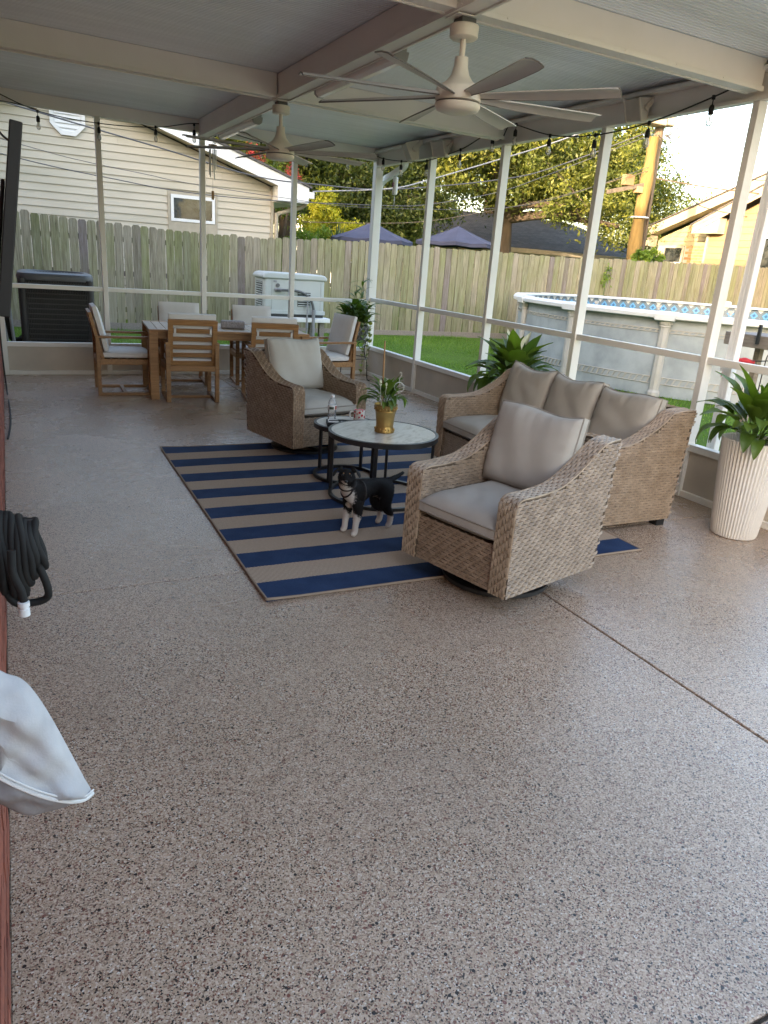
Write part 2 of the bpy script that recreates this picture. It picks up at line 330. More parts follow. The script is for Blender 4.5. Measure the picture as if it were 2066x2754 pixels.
# mug print
m, nt, p = new_mat('mug_print')
v = coords(nt, 'Object'); vo = nd(nt, 'ShaderNodeTexVoronoi'); vo.inputs['Scale'].default_value = 42; nt.links.new(v, vo.inputs['Vector'])
s_ = nd(nt, 'ShaderNodeSeparateColor'); nt.links.new(vo.outputs['Color'], s_.inputs[0])
spot = math_(nt, 'LESS_THAN', vo.outputs['Distance'], 0.42)
r = ramp(nt, [(0.0, (0.50, 0.04, 0.05)), (0.4, (0.62, 0.35, 0.28)), (0.65, (0.72, 0.66, 0.58)), (0.8, (0.40, 0.12, 0.10))], 'CONSTANT'); nt.links.new(s_.outputs[0], r.inputs[0])
nt.links.new(mixc(nt, spot, (0.72, 0.66, 0.60), r.outputs[0]), p.inputs['Base Color']); p.inputs['Roughness'].default_value = 0.25

# dog coat: white and black patches from a per-vertex coat map
m, nt, p = new_mat('dog_coat')
at = nd(nt, 'ShaderNodeAttribute', attribute_name='coat'); v = coords(nt)
f = math_(nt, 'ADD', at.outputs['Fac'], math_(nt, 'MULTIPLY', math_(nt, 'SUBTRACT', noise(nt, v, 90, 3), 0.5), 0.35))
r = ramp(nt, [(0.42, (0.010, 0.009, 0.009)), (0.58, (0.58, 0.54, 0.50))]); nt.links.new(f, r.inputs[0])
nt.links.new(r.outputs[0], p.inputs['Base Color']); p.inputs['Roughness'].default_value = 0.7; p.inputs['Specular IOR Level'].default_value = 0.18
bump(nt, p, noise(nt, coords(nt, 'Object', (1, 1, 3)), 200, 3), 0.7, 0.004)
# ground
m, nt, p = new_mat('lawn')
v = coords(nt, 'Object'); g = noise(nt, v, 1.6, 6, 0.6); g2 = noise(nt, v, 60, 3)
r = ramp(nt, [(0.25, (0.10, 0.085, 0.045)), (0.36, (0.075, 0.13, 0.024)), (0.7, (0.125, 0.21, 0.035))]); nt.links.new(math_(nt, 'ADD', math_(nt, 'MULTIPLY', g, 0.5), math_(nt, 'MULTIPLY', g2, 0.5)), r.inputs[0])
nt.links.new(r.outputs[0], p.inputs['Base Color']); p.inputs['Roughness'].default_value = 0.95; p.inputs['Specular IOR Level'].default_value = 0.1
bump(nt, p, g2, 0.8, 0.03)

# ------------------------------------------------------------------ helpers
class MB:
    """collects shapes; build() links them as ONE mesh object"""
    def __init__(s): s.v = []; s.f = []
    def add(s, vs, fs):
        n = len(s.v); s.v += [tuple(q) for q in vs]; s.f += [tuple(i + n for i in f) for f in fs]; return s
    def box(s, x0, x1, y0, y1, z0, z1):
        return s.add([(x0, y0, z0), (x1, y0, z0), (x1, y1, z0), (x0, y1, z0), (x0, y0, z1), (x1, y0, z1), (x1, y1, z1), (x0, y1, z1)],
                     [(0, 3, 2, 1), (4, 5, 6, 7), (0, 1, 5, 4), (1, 2, 6, 5), (2, 3, 7, 6), (3, 0, 4, 7)])
    def bar(s, p, q, w, h, up=(0, 0, 1)):
        p = Vector(p); q = Vector(q); d = (q - p).normalized(); u = Vector(up)
        a = d.cross(u)
        if a.length < 1e-4: a = d.cross(Vector((0, 1, 0)))
        a.normalize(); b = a.cross(d).normalized()
        vs = [e + a * (i * w / 2) + b * (j * h / 2) for e in (p, q) for i, j in ((-1, -1), (1, -1), (1, 1), (-1, 1))]
        return s.add(vs, [(0, 1, 2, 3), (7, 6, 5, 4), (0, 4, 5, 1), (1, 5, 6, 2), (2, 6, 7, 3), (3, 7, 4, 0)])
    def tube(s, pts, r, n=8, closed=False, caps=True):
        pts = [Vector(q) for q in pts]; N = len(pts)
        rs = r if isinstance(r, (list, tuple)) else [r] * N
        prev = None; rings = []
        for i in range(N):
            if closed: d = pts[(i + 1) % N] - pts[i - 1]
            else: d = pts[min(i + 1, N - 1)] - pts[max(i - 1, 0)]
            if d.length < 1e-9: d = Vector((0, 0, 1))
            d.normalize()
            if prev is None:
                a = d.cross(Vector((0, 0, 1)))
                if a.length < 0.1: a = d.cross(Vector((1, 0, 0)))
            else: a = prev - d * prev.dot(d)
            a.normalize(); prev = a; b = d.cross(a)
            rings.append([pts[i] + (a * math.cos(2 * PI * k / n) + b * math.sin(2 * PI * k / n)) * rs[i] for k in range(n)])
        vs = [q for rg in rings for q in rg]; fs = []
        for i in range(N if closed else N - 1):
            j = (i + 1) % N
            for k in range(n): fs.append((i * n + k, i * n + (k + 1) % n, j * n + (k + 1) % n, j * n + k))
        if caps and not closed: fs += [tuple(range(n))[::-1], tuple((N - 1) * n + k for k in range(n))]
        return s.add(vs, fs)
    def lathe(s, prof, n=24, c=(0, 0, 0), flute=None):
        vs = []; fs = []
        for (r, z) in prof:
            for k in range(n):
                a = 2 * PI * k / n; rr = r * (flute(k) if flute else 1)
                vs.append((c[0] + rr * math.cos(a), c[1] + rr * math.sin(a), c[2] + z))
        m = len(prof)
        for i in range(m - 1):
            for k in range(n): fs.append((i * n + k, i * n + (k + 1) % n, (i + 1) * n + (k + 1) % n, (i + 1) * n + k))
        shut = abs(prof[0][0] - prof[-1][0]) < 1e-6 and abs(prof[0][1] - prof[-1][1]) < 1e-6 or prof[0][1] == prof[-1][1]
        if prof[0][0] > 1e-4 and not shut: fs.append(tuple(range(n))[::-1])
        if prof[-1][0] > 1e-4 and not shut: fs.append(tuple((m - 1) * n + k for k in range(n)))
        return s.add(vs, fs)
    def prism(s, poly, axis, a0, a1):
        """poly of 2-D points extruded along axis (0 x, 1 y, 2 z)"""
        n = len(poly); vs = []
        for a in (a0, a1):
            for (u, v) in poly:
                vs.append((a, u, v) if axis == 0 else (u, a, v) if axis == 1 else (u, v, a))
        fs = [tuple(range(n)), tuple(range(2 * n - 1, n - 1, -1))] + [(i, i + n, (i + 1) % n + n, (i + 1) % n) for i in range(n)]
        return s.add(vs, fs)
    def grid(s, fn, nu, nv, wrap=False):
        vs = [fn(i / (nu if wrap else nu - 1), j / (nv - 1)) for j in range(nv) for i in range(nu)]; fs = []
        for j in range(nv - 1):
            for i in range(nu if wrap else nu - 1):
                fs.append((j * nu + i, j * nu + (i + 1) % nu, (j + 1) * nu + (i + 1) % nu, (j + 1) * nu + i))
        return s.add(vs, fs)
    def ball(s, c, r, n=10, m=7, sq=(1, 1, 1)):
        prof = [(math.sin(PI * j / m) * r, -math.cos(PI * j / m) * r) for j in range(m + 1)]
        b = MB().lathe(prof, n)
        return s.add([(c[0] + q[0] * sq[0], c[1] + q[1] * sq[1], c[2] + q[2] * sq[2]) for q in b.v], b.f)
    def mesh(s, name, mat, smooth=False, fixn=True):
        me = bpy.data.meshes.new(name); me.from_pydata(s.v, [], s.f)
        if fixn:
            bm = bmesh.new(); bm.from_mesh(me); bmesh.ops.recalc_face_normals(bm, faces=bm.faces); bm.to_mesh(me); bm.free()
        if mat: me.materials.append(MATS[mat])
        if smooth:
            me.polygons.foreach_set('use_smooth', [True] * len(me.polygons))
            try: me.set_sharp_from_angle(angle=R(42))
            except Exception: pass
        return me
    def build(s, name, mat, parent=None, smooth=False, bev=0, loc=None, rot=None, kind=None, fixn=True, bseg=2):
        o = bpy.data.objects.new(name, s.mesh(name, mat, smooth, fixn)); C.objects.link(o)
        return fin(o, parent, loc, rot, bev, kind, bseg)
def fin(o, parent=None, loc=None, rot=None, bev=0, kind=None, bseg=2):
    if parent: o.parent = parent
    if loc is not None: o.location = loc
    if rot is not None: o.rotation_euler = rot
    if bev:
        b = o.modifiers.new('bevel', 'BEVEL'); b.width = bev; b.segments = bseg; b.limit_method = 'ANGLE'; b.angle_limit = R(40)
        if hasattr(b, 'harden_normals'): b.harden_normals = False
    if kind: o['kind'] = kind
    return o
def inst(name, me, parent, loc=(0, 0, 0), rot=(0, 0, 0), scale=(1, 1, 1), bev=0):
    o = bpy.data.objects.new(name, me); C.objects.link(o); o.location = loc; o.rotation_euler = rot; o.scale = scale
    return fin(o, parent, bev=bev)
def tag(o, label, cat, group=None):
    o['label'] = label; o['category'] = cat
    if group: o['group'] = group
    return o
def thing(name, label, cat, loc=(0, 0, 0), rz=0, group=None):
    o = bpy.data.objects.new(name, None); o.empty_display_size = 0.2; C.objects.link(o)
    o.location = loc; o.rotation_euler = (0, 0, rz)
    return tag(o, label, cat, group)
def struct(o): o['kind'] = 'structure'; return o
def copy_tree(o, parent=None):
    c = o.copy(); C.objects.link(c); c.parent = parent
    for ch in list(o.children): copy_tree(ch, c)
    return c
def catmull(pts, n=6, closed=False):
    P = [Vector(q) for q in pts]; N = len(P); out = []
    for i in range(N if closed else N - 1):
        if closed: a, b, c, d = P[i - 1], P[i], P[(i + 1) % N], P[(i + 2) % N]
        else: a, b, c, d = P[max(i - 1, 0)], P[i], P[i + 1], P[min(i + 2, N - 1)]
        for k in range(n):
            t = k / n
            out.append(0.5 * ((2 * b) + (c - a) * t + (2 * a - 5 * b + 4 * c - d) * t * t + (3 * b - a - 3 * c + d) * t ** 3))
    if not closed: out.append(P[-1])
    return out
def sstep(a, b, x):
    t = min(1, max(0, (x - a) / (b - a))); return t * t * (3 - 2 * t)

XR, YB, XH = 4.68, 9.93, -0.125        # screen wall, back wall, house wall
Y0 = 2.35                              # unseen roof edge, pulled forward to let more sky light in

# ------------------------------------------------------------------ ground and patio slab
def gz(x, y):
    d = max(x - 4.9, y - 10.1, -7.5 - y, 0)
    return -0.09 + 0.13 * sstep(10.6, 14.6, y) + 0.015 * math.sin(x * 0.7) * math.cos(y * 0.6) * sstep(0.5, 3, d)
g = MB()
xs = [-260, -120, -60, -30, -12] + [i * 0.6 - 6 for i in range(58)] + [34, 60, 120, 260]
ys = [-260, -120, -60, -30, -12] + [i * 0.6 - 8 for i in range(74)] + [45, 70, 140, 300]
for y in ys:
    for x in xs: g.v.append((x, y, gz(x, y)))
for j in range(len(ys) - 1):
    for i in range(len(xs) - 1): g.f.append((j * len(xs) + i, j * len(xs) + i + 1, (j + 1) * len(xs) + i + 1, (j + 1) * len(xs) + i))
struct(g.build('ground', 'lawn', smooth=True))

struct(MB().box(4.95, 16, -16, 1.6, -0.075, -0.03).build('bounce_slab', 'concrete'))  # out of view, added to bounce neutral light under the roof
struct(MB().box(-3.0, 4.9, -16, -6.05, -0.075, -0.03).build('path', 'concrete'))  # second unseen slab added for bounce light, not a real path
fl = struct(MB().box(XH - 0.02, 4.74, -6, 10.0, -0.085, -0.016).build('patio_floor', 'joint_dark'))
jx = [XH, 2.41, 4.74]; jy = [-6, 0.665, 3.47, 10.0]
for i in range(2):
    for j in range(3):
        e = 0.005 if j == 2 else 0.0055
        MB().box(jx[i] + (e if i else 0), jx[i + 1] - (0 if i else e), jy[j] + 0.0055, jy[j + 1] - 0.0055, -0.0155, 0).build('slab', 'flake_floor', fl, bev=0.0035, bseg=1)

# ------------------------------------------------------------------ the house beside the camera
hs = thing('brick_house', 'red brick house wall at the far left edge of the patio', 'house', (0, 0, 0))
BZ = 0.455
wallm = MB().box(-9.5, XH - 0.008, -3.2, YB - 0.06, -0.1, BZ + 0.02)
wall = wallm.build('wall', 'mortar', hs)
MB().box(-9.5, XH, -3.2, YB - 0.06, BZ + 0.022, 3.25).build('upper_wall', 'brick_courses', hs)
bms = []
for k in range(3):
    b = MB().box(-0.06, 0, -0.1, 0.1, -0.0325, 0.0325); r_ = random.Random(k)
    b.v = [(q[0] + r_.uniform(-.001, .001), q[1] + r_.uniform(-.003, .003), q[2] + r_.uniform(-.002, .002)) for q in b.v]
    bms.append(b.mesh('brick', 'brick'))
for row in range(6):
    y = 1.0 + (0.105 if row % 2 else 0)
    while y < YB - 0.2:
        inst('brick', bms[rng.randrange(3)], wall, (XH + rng.uniform(-0.002, 0.002), y, 0.0385 + row * 0.075), (0, 0, 0))
        y += 0.21
MB().box(-9.4, -1.05, YB - 0.058, 14.7, -0.1, 3.25).build('sun_block_wing', 'brick_courses', hs)  # unseen wing added to keep low sun off the yard
rf = MB().prism([(0.25, 3.0), (0.25, 3.16), (-4.9, 6.35), (-9.9, 3.16), (-9.9, 3.0), (-4.9, 6.15)], 1, -3.6, YB + 0.05).build('roof', 'shingle', hs)
rf.location.z = 0.12
MB().prism([(-0.75, 3.0 + 0.62), (-0.75, 3.16 + 0.62), (-4.9, 6.35), (-9.9, 3.16), (-9.9, 3.0), (-4.9, 6.15)], 1, YB + 0.06, 15.0).build('roof', 'shingle', hs).location.z = 0.12  # roof of the added wing, part of the sun block
MB().prism([(-1.1, 3.252), (-1.1, 3.6), (-4.9, 6.15), (-9.4, 3.252)], 1, YB + 0.02, 14.6).build('gable', 'vinyl_cream', hs)  # gable of the added wing, closing the sun block
MB().prism([(-0.2, 3.252), (-4.9, 6.15), (-9.45, 3.252)], 1, -3.1, YB - 0.1).build('gable', 'vinyl_cream', hs)

us = MB().prism([(-2.6, 3.3), (-2.6, 6.2), (-6.0, 8.25), (-9.3, 6.2), (-9.3, 3.3)], 1, -3.0, 14.4).build('sun_block_storey', 'vinyl_cream', hs)  # unseen storey added, its height set by the shadow it must cast
MB().prism([(-2.1, 6.0), (-2.1, 6.15), (-6.0, 8.5), (-9.8, 6.15), (-9.8, 6.0), (-6.0, 8.32)], 1, -3.5, 14.9).build('sun_block_roof', 'shingle', hs)  # ridge of the added storey, placed to shade fence and pool

# ------------------------------------------------------------------ patio roof: ribbed panels on aluminium beams
pr = thing('patio_roof', 'white aluminium patio roof with ribbed panels and box beams', 'roof', (0, 0, 0))
zc = lambda x: 3.088 - 0.0125 * x       # underside of panels
PWD = 0.3048
prof = []
for k in range(9):
    a = k * PWD / 9
    prof += [(a + 0.002, 0.0), (a + PWD / 9 - 0.010, 0.0), (a + PWD / 9 - 0.0075, 0.010), (a + PWD / 9 - 0.0005, 0.010)]
pm = MB()
xa, xb = XH + 0.005, 4.93
for x in (xa, xb):
    for (y, z) in prof: pm.v.append((x, y, zc(x) + z))
n = len(prof)
for i in range(n - 1): pm.f.append((i, i + n, i + 1 + n, i + 1))
k0 = len(pm.v)
for x in (xa, xb):
    for y in (0.0005, PWD - 0.0005): pm.v.append((x, y, zc(x) + 0.075))
pm.f.append((k0, k0 + 1, k0 + 3, k0 + 2)); pm.f.append((0, k0, k0 + 2, n)); pm.f.append((n - 1, 2 * n - 1, k0 + 3, k0 + 1))
pm.f.append(tuple(range(n - 1, -1, -1)) + (k0, k0 + 1)); pm.f.append(tuple(range(n, 2 * n)) + (k0 + 3, k0 + 2))
pme = pm.mesh('ceiling_panel', 'ceiling_alu')
y = 10.06 - PWD
while y > Y0 - 0.01:
    inst('ceiling_panel', pme, pr, (0, y, 0)); y -= PWD
YE = y + PWD
def xbeam(xa, xb, y, w=0.10, h=0.185):
    b = MB()
    for x in (xa, xb):
        t = zc(x) - 0.002
        b.v += [(x, y - w / 2, t), (x, y + w / 2, t), (x, y + w / 2, t - h), (x, y - w / 2, t - h)]
    b.f = [(0, 1, 2, 3), (7, 6, 5, 4), (0, 4, 5, 1), (1, 5, 6, 2), (2, 6, 7, 3), (3, 7, 4, 0)]
    o = b.build('beam', 'beam_alu', pr, bev=0.004)
    f = MB()
    for s in (-1, 1):
        yy = y + s * (w / 2 + 0.009)
        n0 = len(f.v)
        for x in (xa + 0.002, xb - 0.002):
            t = zc(x) - h + 0.022
            f.v += [(x, yy - 0.0085, t), (x, yy + 0.0085, t), (x, yy + 0.0085, t - 0.03), (x, yy - 0.0085, t - 0.03)]
        f.f += [tuple(i + n0 for i in q) for q in b.f]
        x = xa + 0.2
        while x < xb - 0.1:
            t = zc(x) - h + 0.009
            f.ball((x, yy + s * 0.0085, t), 0.006, 6, 4); x += 0.42
    f.build('flange', 'white_alu', o)
for yb in (6.905, 3.93):
    xbeam(XH + 0.01, 2.224, yb); xbeam(2.336, 4.60, yb)
zt = zc(2.28) - 0.004
cbm = MB().box(2.23, 2.33, Y0 + 0.05, YB - 0.05, zt - 0.19, zt).build('beam', 'beam_alu', pr, bev=0.004)
f = MB()
for s in (-1, 1):
    xx = 2.28 + s * 0.0595
    f.box(xx - 0.0085, xx + 0.0085, Y0 + 0.06, YB - 0.07, zt - 0.198, zt - 0.168)
    yy = Y0 + 0.2
    while yy < YB - 0.1: f.ball((xx + s * 0.0085, yy, zt - 0.183), 0.006, 6, 4); yy += 0.42
f.build('flange', 'white_alu', cbm)
for yb in (6.905, 3.93): MB().box(2.226, 2.334, yb - 0.066, yb + 0.066, zt - 0.205, zt - 0.1995).build('joint_plate', 'white_alu', pr)
# eave beam (channel) along the yard side, gable beam at the far end
eb = MB().box(4.655, 4.715, Y0, YB + 0.05, 2.80, zc(4.68) - 0.003).build('eave_beam', 'beam_alu', pr, bev=0.004)
MB().box(4.575, 4.653, Y0 + 0.01, YB - 0.06, 2.965, 2.99).build('lip', 'white_alu', eb)
MB().box(4.615, 4.653, Y0 + 0.01, YB - 0.06, 2.795, 2.815).build('lip', 'white_alu', eb)
MB().box(4.72, 4.93, Y0, YB + 0.10, 2.86, 2.985).build('gutter', 'white_alu', eb, bev=0.01)
gb = MB().prism([(XH + 0.01, 2.955), (4.65, 2.875), (4.65, zc(4.65) - 0.004), (XH + 0.01, zc(XH) - 0.004)], 1, YB - 0.045, YB + 0.045).build('gable_beam', 'beam_alu', pr)

# ------------------------------------------------------------------ screen walls
sw = thing('screen_wall', 'white framed screen wall behind the dining table', 'screen wall', (0, 0, 0), group='white framed walls round the patio')
px_ = [-0.09, 1.08, 2.28, 3.48]
for i, x in enumerate(px_):
    MB().box(x - 0.03, x + 0.03, YB - 0.038, YB + 0.038, 0.0, 2.95 - 0.0166 * x).build('post', 'white_alu', sw, bev=0.003)
xs_ = px_ + [XR - 0.0225]
for a, b in zip(xs_[:-1], xs_[1:]):
    a += 0.031; b -= 0.031
    MB().box(a, b, YB - 0.026, YB + 0.026, 1.01, 1.06).build('mid_rail', 'white_alu', sw, bev=0.003)
    MB().box(a, b, YB - 0.034, YB + 0.034, 0.335, 0.388).build('bottom_rail', 'white_alu', sw, bev=0.003)
    MB().box(a, b, YB - 0.006, YB + 0.006, 0.05, 0.334).build('kick_panel', 'kick_alu', sw)
    MB().box(a, b, YB - 0.030, YB + 0.030, 0.0, 0.049).build('base_strip', 'white_alu', sw, bev=0.003)
sr = thing('screen_wall', 'white framed screen wall along the yard behind the sofa', 'screen wall', (0, 0, 0), group='white framed walls round the patio')
MB().box(XR - 0.052, XR + 0.052, YB - 0.052, YB + 0.052, 0, 2.865).build('corner_post', 'white_alu', sr, bev=0.004)
py_ = [8.42, 6.905, 5.42, 3.93, 2.43]
for y in py_:
    MB().box(XR - 0.042, XR + 0.042, y - 0.028, y + 0.028, 0, 2.798).build('post', 'white_alu', sr, bev=0.003)
ys_ = [YB - 0.024] + py_
for b, a in zip(ys_[:-1], ys_[1:]):
    a += 0.029; b -= 0.029
    MB().box(XR - 0.028, XR + 0.028, a, b, 1.04, 1.092).build('mid_rail', 'white_alu', sr, bev=0.003)
    MB().box(XR - 0.036, XR + 0.036, a, b, 0.37, 0.423).build('bottom_rail', 'white_alu', sr, bev=0.003)
    MB().box(XR - 0.006, XR + 0.006, a, b, 0.05, 0.369).build('kick_panel', 'kick_alu', sr)
    MB().box(XR - 0.032, XR + 0.032, a, b, 0.0, 0.049).build('base_strip', 'white_alu', sr, bev=0.003)
# downspouts outside the screen
def downspout(label, pts, w=0.075, d=0.055):
    t = thing('downspout', label, 'downspout', (pts[-1][0], pts[-1][1], pts[-1][2]), group='white downspouts outside the patio')
    o = Vector(pts[-1]); P = [Vector(q) - o for q in catmull(pts, 5)]
    m_ = MB(); n = 20
    rings = []
    for i, q in enumerate(P):
        d_ = (P[min(i + 1, len(P) - 1)] - P[max(i - 1, 0)]).normalized()
        a = d_.cross(Vector((1, 0, 0))).normalized(); b = Vector((1, 0, 0)) - d_ * d_.x; b.normalize()
        ring = []
        for k in range(n):
            an = 2 * PI * (k + 0.5) / n; cx, sy = math.cos(an), math.sin(an)
            s_ = 1 / max(abs(cx), abs(sy)); rib = 1 - 0.10 * (k % 2)
            ring.append(q + a * (cx * s_ * w / 2 * rib) + b * (sy * s_ * d / 2 * rib))
        m_.v += [tuple(v) for v in ring]
    for i in range(len(P) - 1):
        for k in range(n): m_.f.append((i * n + k, i * n + (k + 1) % n, (i + 1) * n + (k + 1) % n, (i + 1) * n + k))
    m_.build('pipe', 'trim_white', t)
    MB().box(-0.045, 0.0, -0.05, 0.05, 1.0, 1.03).build('strap', 'trim_white', t)
downspout('white ribbed downspout with an elbow at the far patio corner', [(4.83, 9.42, 2.88), (4.83, 9.45, 2.80), (4.82, 9.75, 2.72), (4.81, 10.0, 2.66), (4.80, 10.10, 2.55), (4.80, 10.10, 2.2), (4.80, 10.10, 0.0)])
downspout('white ribbed downspout beside the post nearest the tall planter', [(4.81, 3.80, 2.87), (4.80, 3.80, 2.5), (4.79, 3.80, 1.5), (4.79, 3.80, 0.0)])

# ------------------------------------------------------------------ fence: every picket its own board
FY = 15.0
fe = thing('wooden_fence', 'weathered greenish wooden picket fence across the back of the yard', 'fence', (0, FY, 0))
def ftop(x):
    pts = [(-4, 2.03), (0.3, 2.0), (1.6, 1.92), (3, 1.885), (4.6, 1.875), (6.6, 1.97), (9.7, 1.985), (12, 2.0), (15.6, 2.1), (19.2, 2.18), (23, 2.2)]
    for (a, za), (b, zb) in zip(pts[:-1], pts[1:]):
        if x <= b: return za + (zb - za) * (x - a) / (b - a)
    return 2.2
pk = []
for k in range(4):
    w_ = 0.0715; r_ = random.Random(k + 3)
    e = [r_.uniform(-0.002, 0.002) for _ in range(6)]
    poly = [(-w_, -1.83), (w_, -1.83), (w_ + e[0], -0.9), (w_ + e[1], -0.035), (w_ - 0.026, 0), (-w_ + 0.026, 0), (-w_ + e[2], -0.035), (-w_ + e[3], -0.9)]
    pk.append(MB().prism(poly, 1, -0.009, 0.009).mesh('picket', 'fence_wood'))
x = -3.0
while x < 21.6:
    inst('picket', pk[rng.randrange(4)], fe, (x, rng.uniform(-0.008, 0.008), ftop(x) + rng.uniform(-0.02, 0.02)), (rng.uniform(-0.006, 0.006), rng.uniform(-0.011, 0.011), rng.uniform(-0.03, 0.03)), bev=0)
    x += 0.1535 + rng.uniform(-0.003, 0.003)
for z in (0.35, 1.0, 1.6): MB().box(-3, 21.6, 0.02, 0.06, z, z + 0.09).build('rail', 'fence_wood', fe)
for i in range(11): MB().box(-3 + i * 2.44, -3 + i * 2.44 + 0.09, 0.0615, 0.15, -0.2, 1.8).build('post', 'fence_wood', fe)
for i in range(10): MB().box(-3 + i * 2.44, -3 + i * 2.44 + 2.43, -0.034, -0.012, -0.05, 0.155).build('kickboard', 'grey_wood', fe)

# ------------------------------------------------------------------ neighbour's house behind the fence (left)
NY = 17.0
nh = thing('siding_house', 'cream vinyl sided gable house behind the fence on the left', 'house', (0, NY, 0))
WL, WR_, PX, PZ, EZ = -2.83, 5.42, 1.30, 4.30, 2.98
def xr(z): return WR_ if z < EZ else WR_ + (PX - WR_) * (z - EZ) / (PZ - EZ)
def xl(z): return WL if z < EZ else WL + (PX - WL) * (z - EZ) / (PZ - EZ)
wl_ = MB().prism([(WL, -0.1), (WR_, -0.1), (WR_, EZ), (PX, PZ), (WL, EZ)], 1, 0.03, 9.0).build('wall', 'vinyl_cream', nh)
z = 0.6; L_ = 0.142
WX0, WX1, WZ0, WZ1 = 3.17, 4.22, 2.05, 2.68
def board(x0, x1, x2, x3, z0, z1, nm='siding_board', mt='vinyl_cream'):
    # lower edge proud, upper edge tucked in
    b = MB().add([(x0, -0.012, z0), (x1, -0.012, z0), (x2, 0.012, z1), (x3, 0.012, z1), (x0, 0.029, z0), (x1, 0.029, z0), (x2, 0.029, z1), (x3, 0.029, z1)],
                 [(0, 1, 2, 3), (7, 6, 5, 4), (0, 4, 5, 1), (1, 5, 6, 2), (2, 6, 7, 3), (3, 7, 4, 0)])
    b.build(nm, mt, nh)
while z < PZ - 0.1:
    z1 = min(z + L_ - 0.002, PZ - 0.03)
    a0, a1, b1, b0 = xl(z), xr(z), xr(z1), xl(z1)
    if z1 > WZ0 and z < WZ1:
        board(a0, WX0 - 0.001, WX0 - 0.001, b0, z, z1); board(WX1 + 0.001, a1, b1, WX1 + 0.001, z, z1)
    else:
        js = sorted(rng.uniform(a0 + 0.5, a1 - 0.5) for _ in range(2)) if a1 - a0 > 3 else []
        if len(js) == 2 and js[1] - js[0] > 0.6:
            board(a0, js[0] - 0.002, js[0] - 0.002, b0, z, z1); board(js[0], js[1] - 0.002, js[1] - 0.002, js[0], z, z1); board(js[1], a1, b1, js[1], z, z1)
        else: board(a0, a1, b1, b0, z, z1)
    z += L_
MB().box(WR_ - 0.002, WR_ + 0.06, -0.03, 0.1, 0, EZ).build('corner_trim', 'trim_cream', nh)
wn_ = MB().box(WX0, WX1, -0.03, 0.02, WZ1 - 0.05, WZ1).box(WX0, WX1, -0.03, 0.02, WZ0 - 0.2, WZ0 + 0.05).box(WX0, WX0 + 0.05, -0.03, 0.02, WZ0 + 0.05, WZ1 - 0.05).box(WX1 - 0.05, WX1, -0.03, 0.02, WZ0 + 0.05, WZ1 - 0.05)
wn_ = wn_.build('window', 'trim_cream', nh)
a, b = WX0 + 0.06, WX1 - 0.06
MB().box(a, b, -0.045, 0.0, WZ1 - 0.12, WZ1 - 0.052).box(a, b, -0.045, 0.0, WZ0 + 0.052, WZ0 + 0.11).box(a, a + 0.06, -0.045, 0.0, WZ0 + 0.11, WZ1 - 0.12).box(b - 0.06, b, -0.045, 0.0, WZ0 + 0.11, WZ1 - 0.12).build('frame', 'trim_white', wn_)
MB().box(a + 0.06, b - 0.06, -0.022, -0.012, WZ0 + 0.11, WZ1 - 0.12).build('pane', 'window_glass', wn_)
# rake boards, soffit, roof, boxed eave
sl = (PZ - EZ) / (PX - WR_)
for s in (1, -1):
    X = lambda d: PX + s * d
    Zr = lambda d: PZ + sl * d      # d measured out from the ridge
    D1 = WR_ - PX + 0.74
    vs = []
    fas = MB().add([(X(0), -0.42, Zr(0) + 0.02), (X(D1), -0.42, Zr(D1) + 0.02), (X(D1), -0.42, Zr(D1) + 0.27), (X(0), -0.42, Zr(0) + 0.27), (X(0), -0.39, Zr(0) + 0.02), (X(D1), -0.39, Zr(D1) + 0.02), (X(D1), -0.39, Zr(D1) + 0.27), (X(0), -0.39, Zr(0) + 0.27)],
                   [(0, 1, 2, 3), (7, 6, 5, 4), (0, 4, 5, 1), (1, 5, 6, 2), (2, 6, 7, 3), (3, 7, 4, 0)])
    fas.build('rake_board', 'trim_white', nh)
    MB().add([(X(0), -0.388, Zr(0) + 0.03), (X(D1), -0.388, Zr(D1) + 0.03), (X(D1), 0.028, Zr(D1) + 0.03), (X(0), 0.028, Zr(0) + 0.03)], [(0, 1, 2, 3)]).build('soffit', 'vinyl_cream', nh)
    n_ = MB().add([(X(-0.0), -0.46, Zr(0) + 0.275), (X(D1 + 0.06), -0.46, Zr(D1 + 0.06) + 0.275), (X(D1 + 0.06), 9.3, Zr(D1 + 0.06) + 0.275), (X(-0.0), 9.3, Zr(0) + 0.275),
                   (X(-0.0), -0.46, Zr(0) + 0.32), (X(D1 + 0.06), -0.46, Zr(D1 + 0.06) + 0.32), (X(D1 + 0.06), 9.3, Zr(D1 + 0.06) + 0.32), (X(-0.0), 9.3, Zr(0) + 0.32)],
                  [(0, 3, 2, 1), (4, 5, 6, 7), (0, 1, 5, 4), (1, 2, 6, 5), (2, 3, 7, 6), (3, 0, 4, 7)])
    n_.build('roof', 'shingle', nh)
    d0 = WR_ - PX
    MB().prism([(X(d0 + 0.03), Zr(d0) - 0.30), (X(D1), Zr(D1) - 0.05), (X(D1), Zr(D1) + 0.019), (X(d0 + 0.03), Zr(d0) + 0.01)], 1, -0.415, -0.03).build('boxed_eave', 'trim_white', nh)
    MB().box(min(X(D1), X(D1 + 0.12)), max(X(D1), X(D1 + 0.12)), -0.44, 9.2, Zr(D1) + 0.06, Zr(D1) + 0.19).build('gutter', 'trim_white', nh)
    MB().box(min(X(d0 + 0.065), X(D1 - 0.01)), max(X(d0 + 0.065), X(D1 - 0.01)), -0.03, 9, Zr(D1) - 0.08, Zr(D1) - 0.06).build('eave_soffit', 'trim_white', nh)
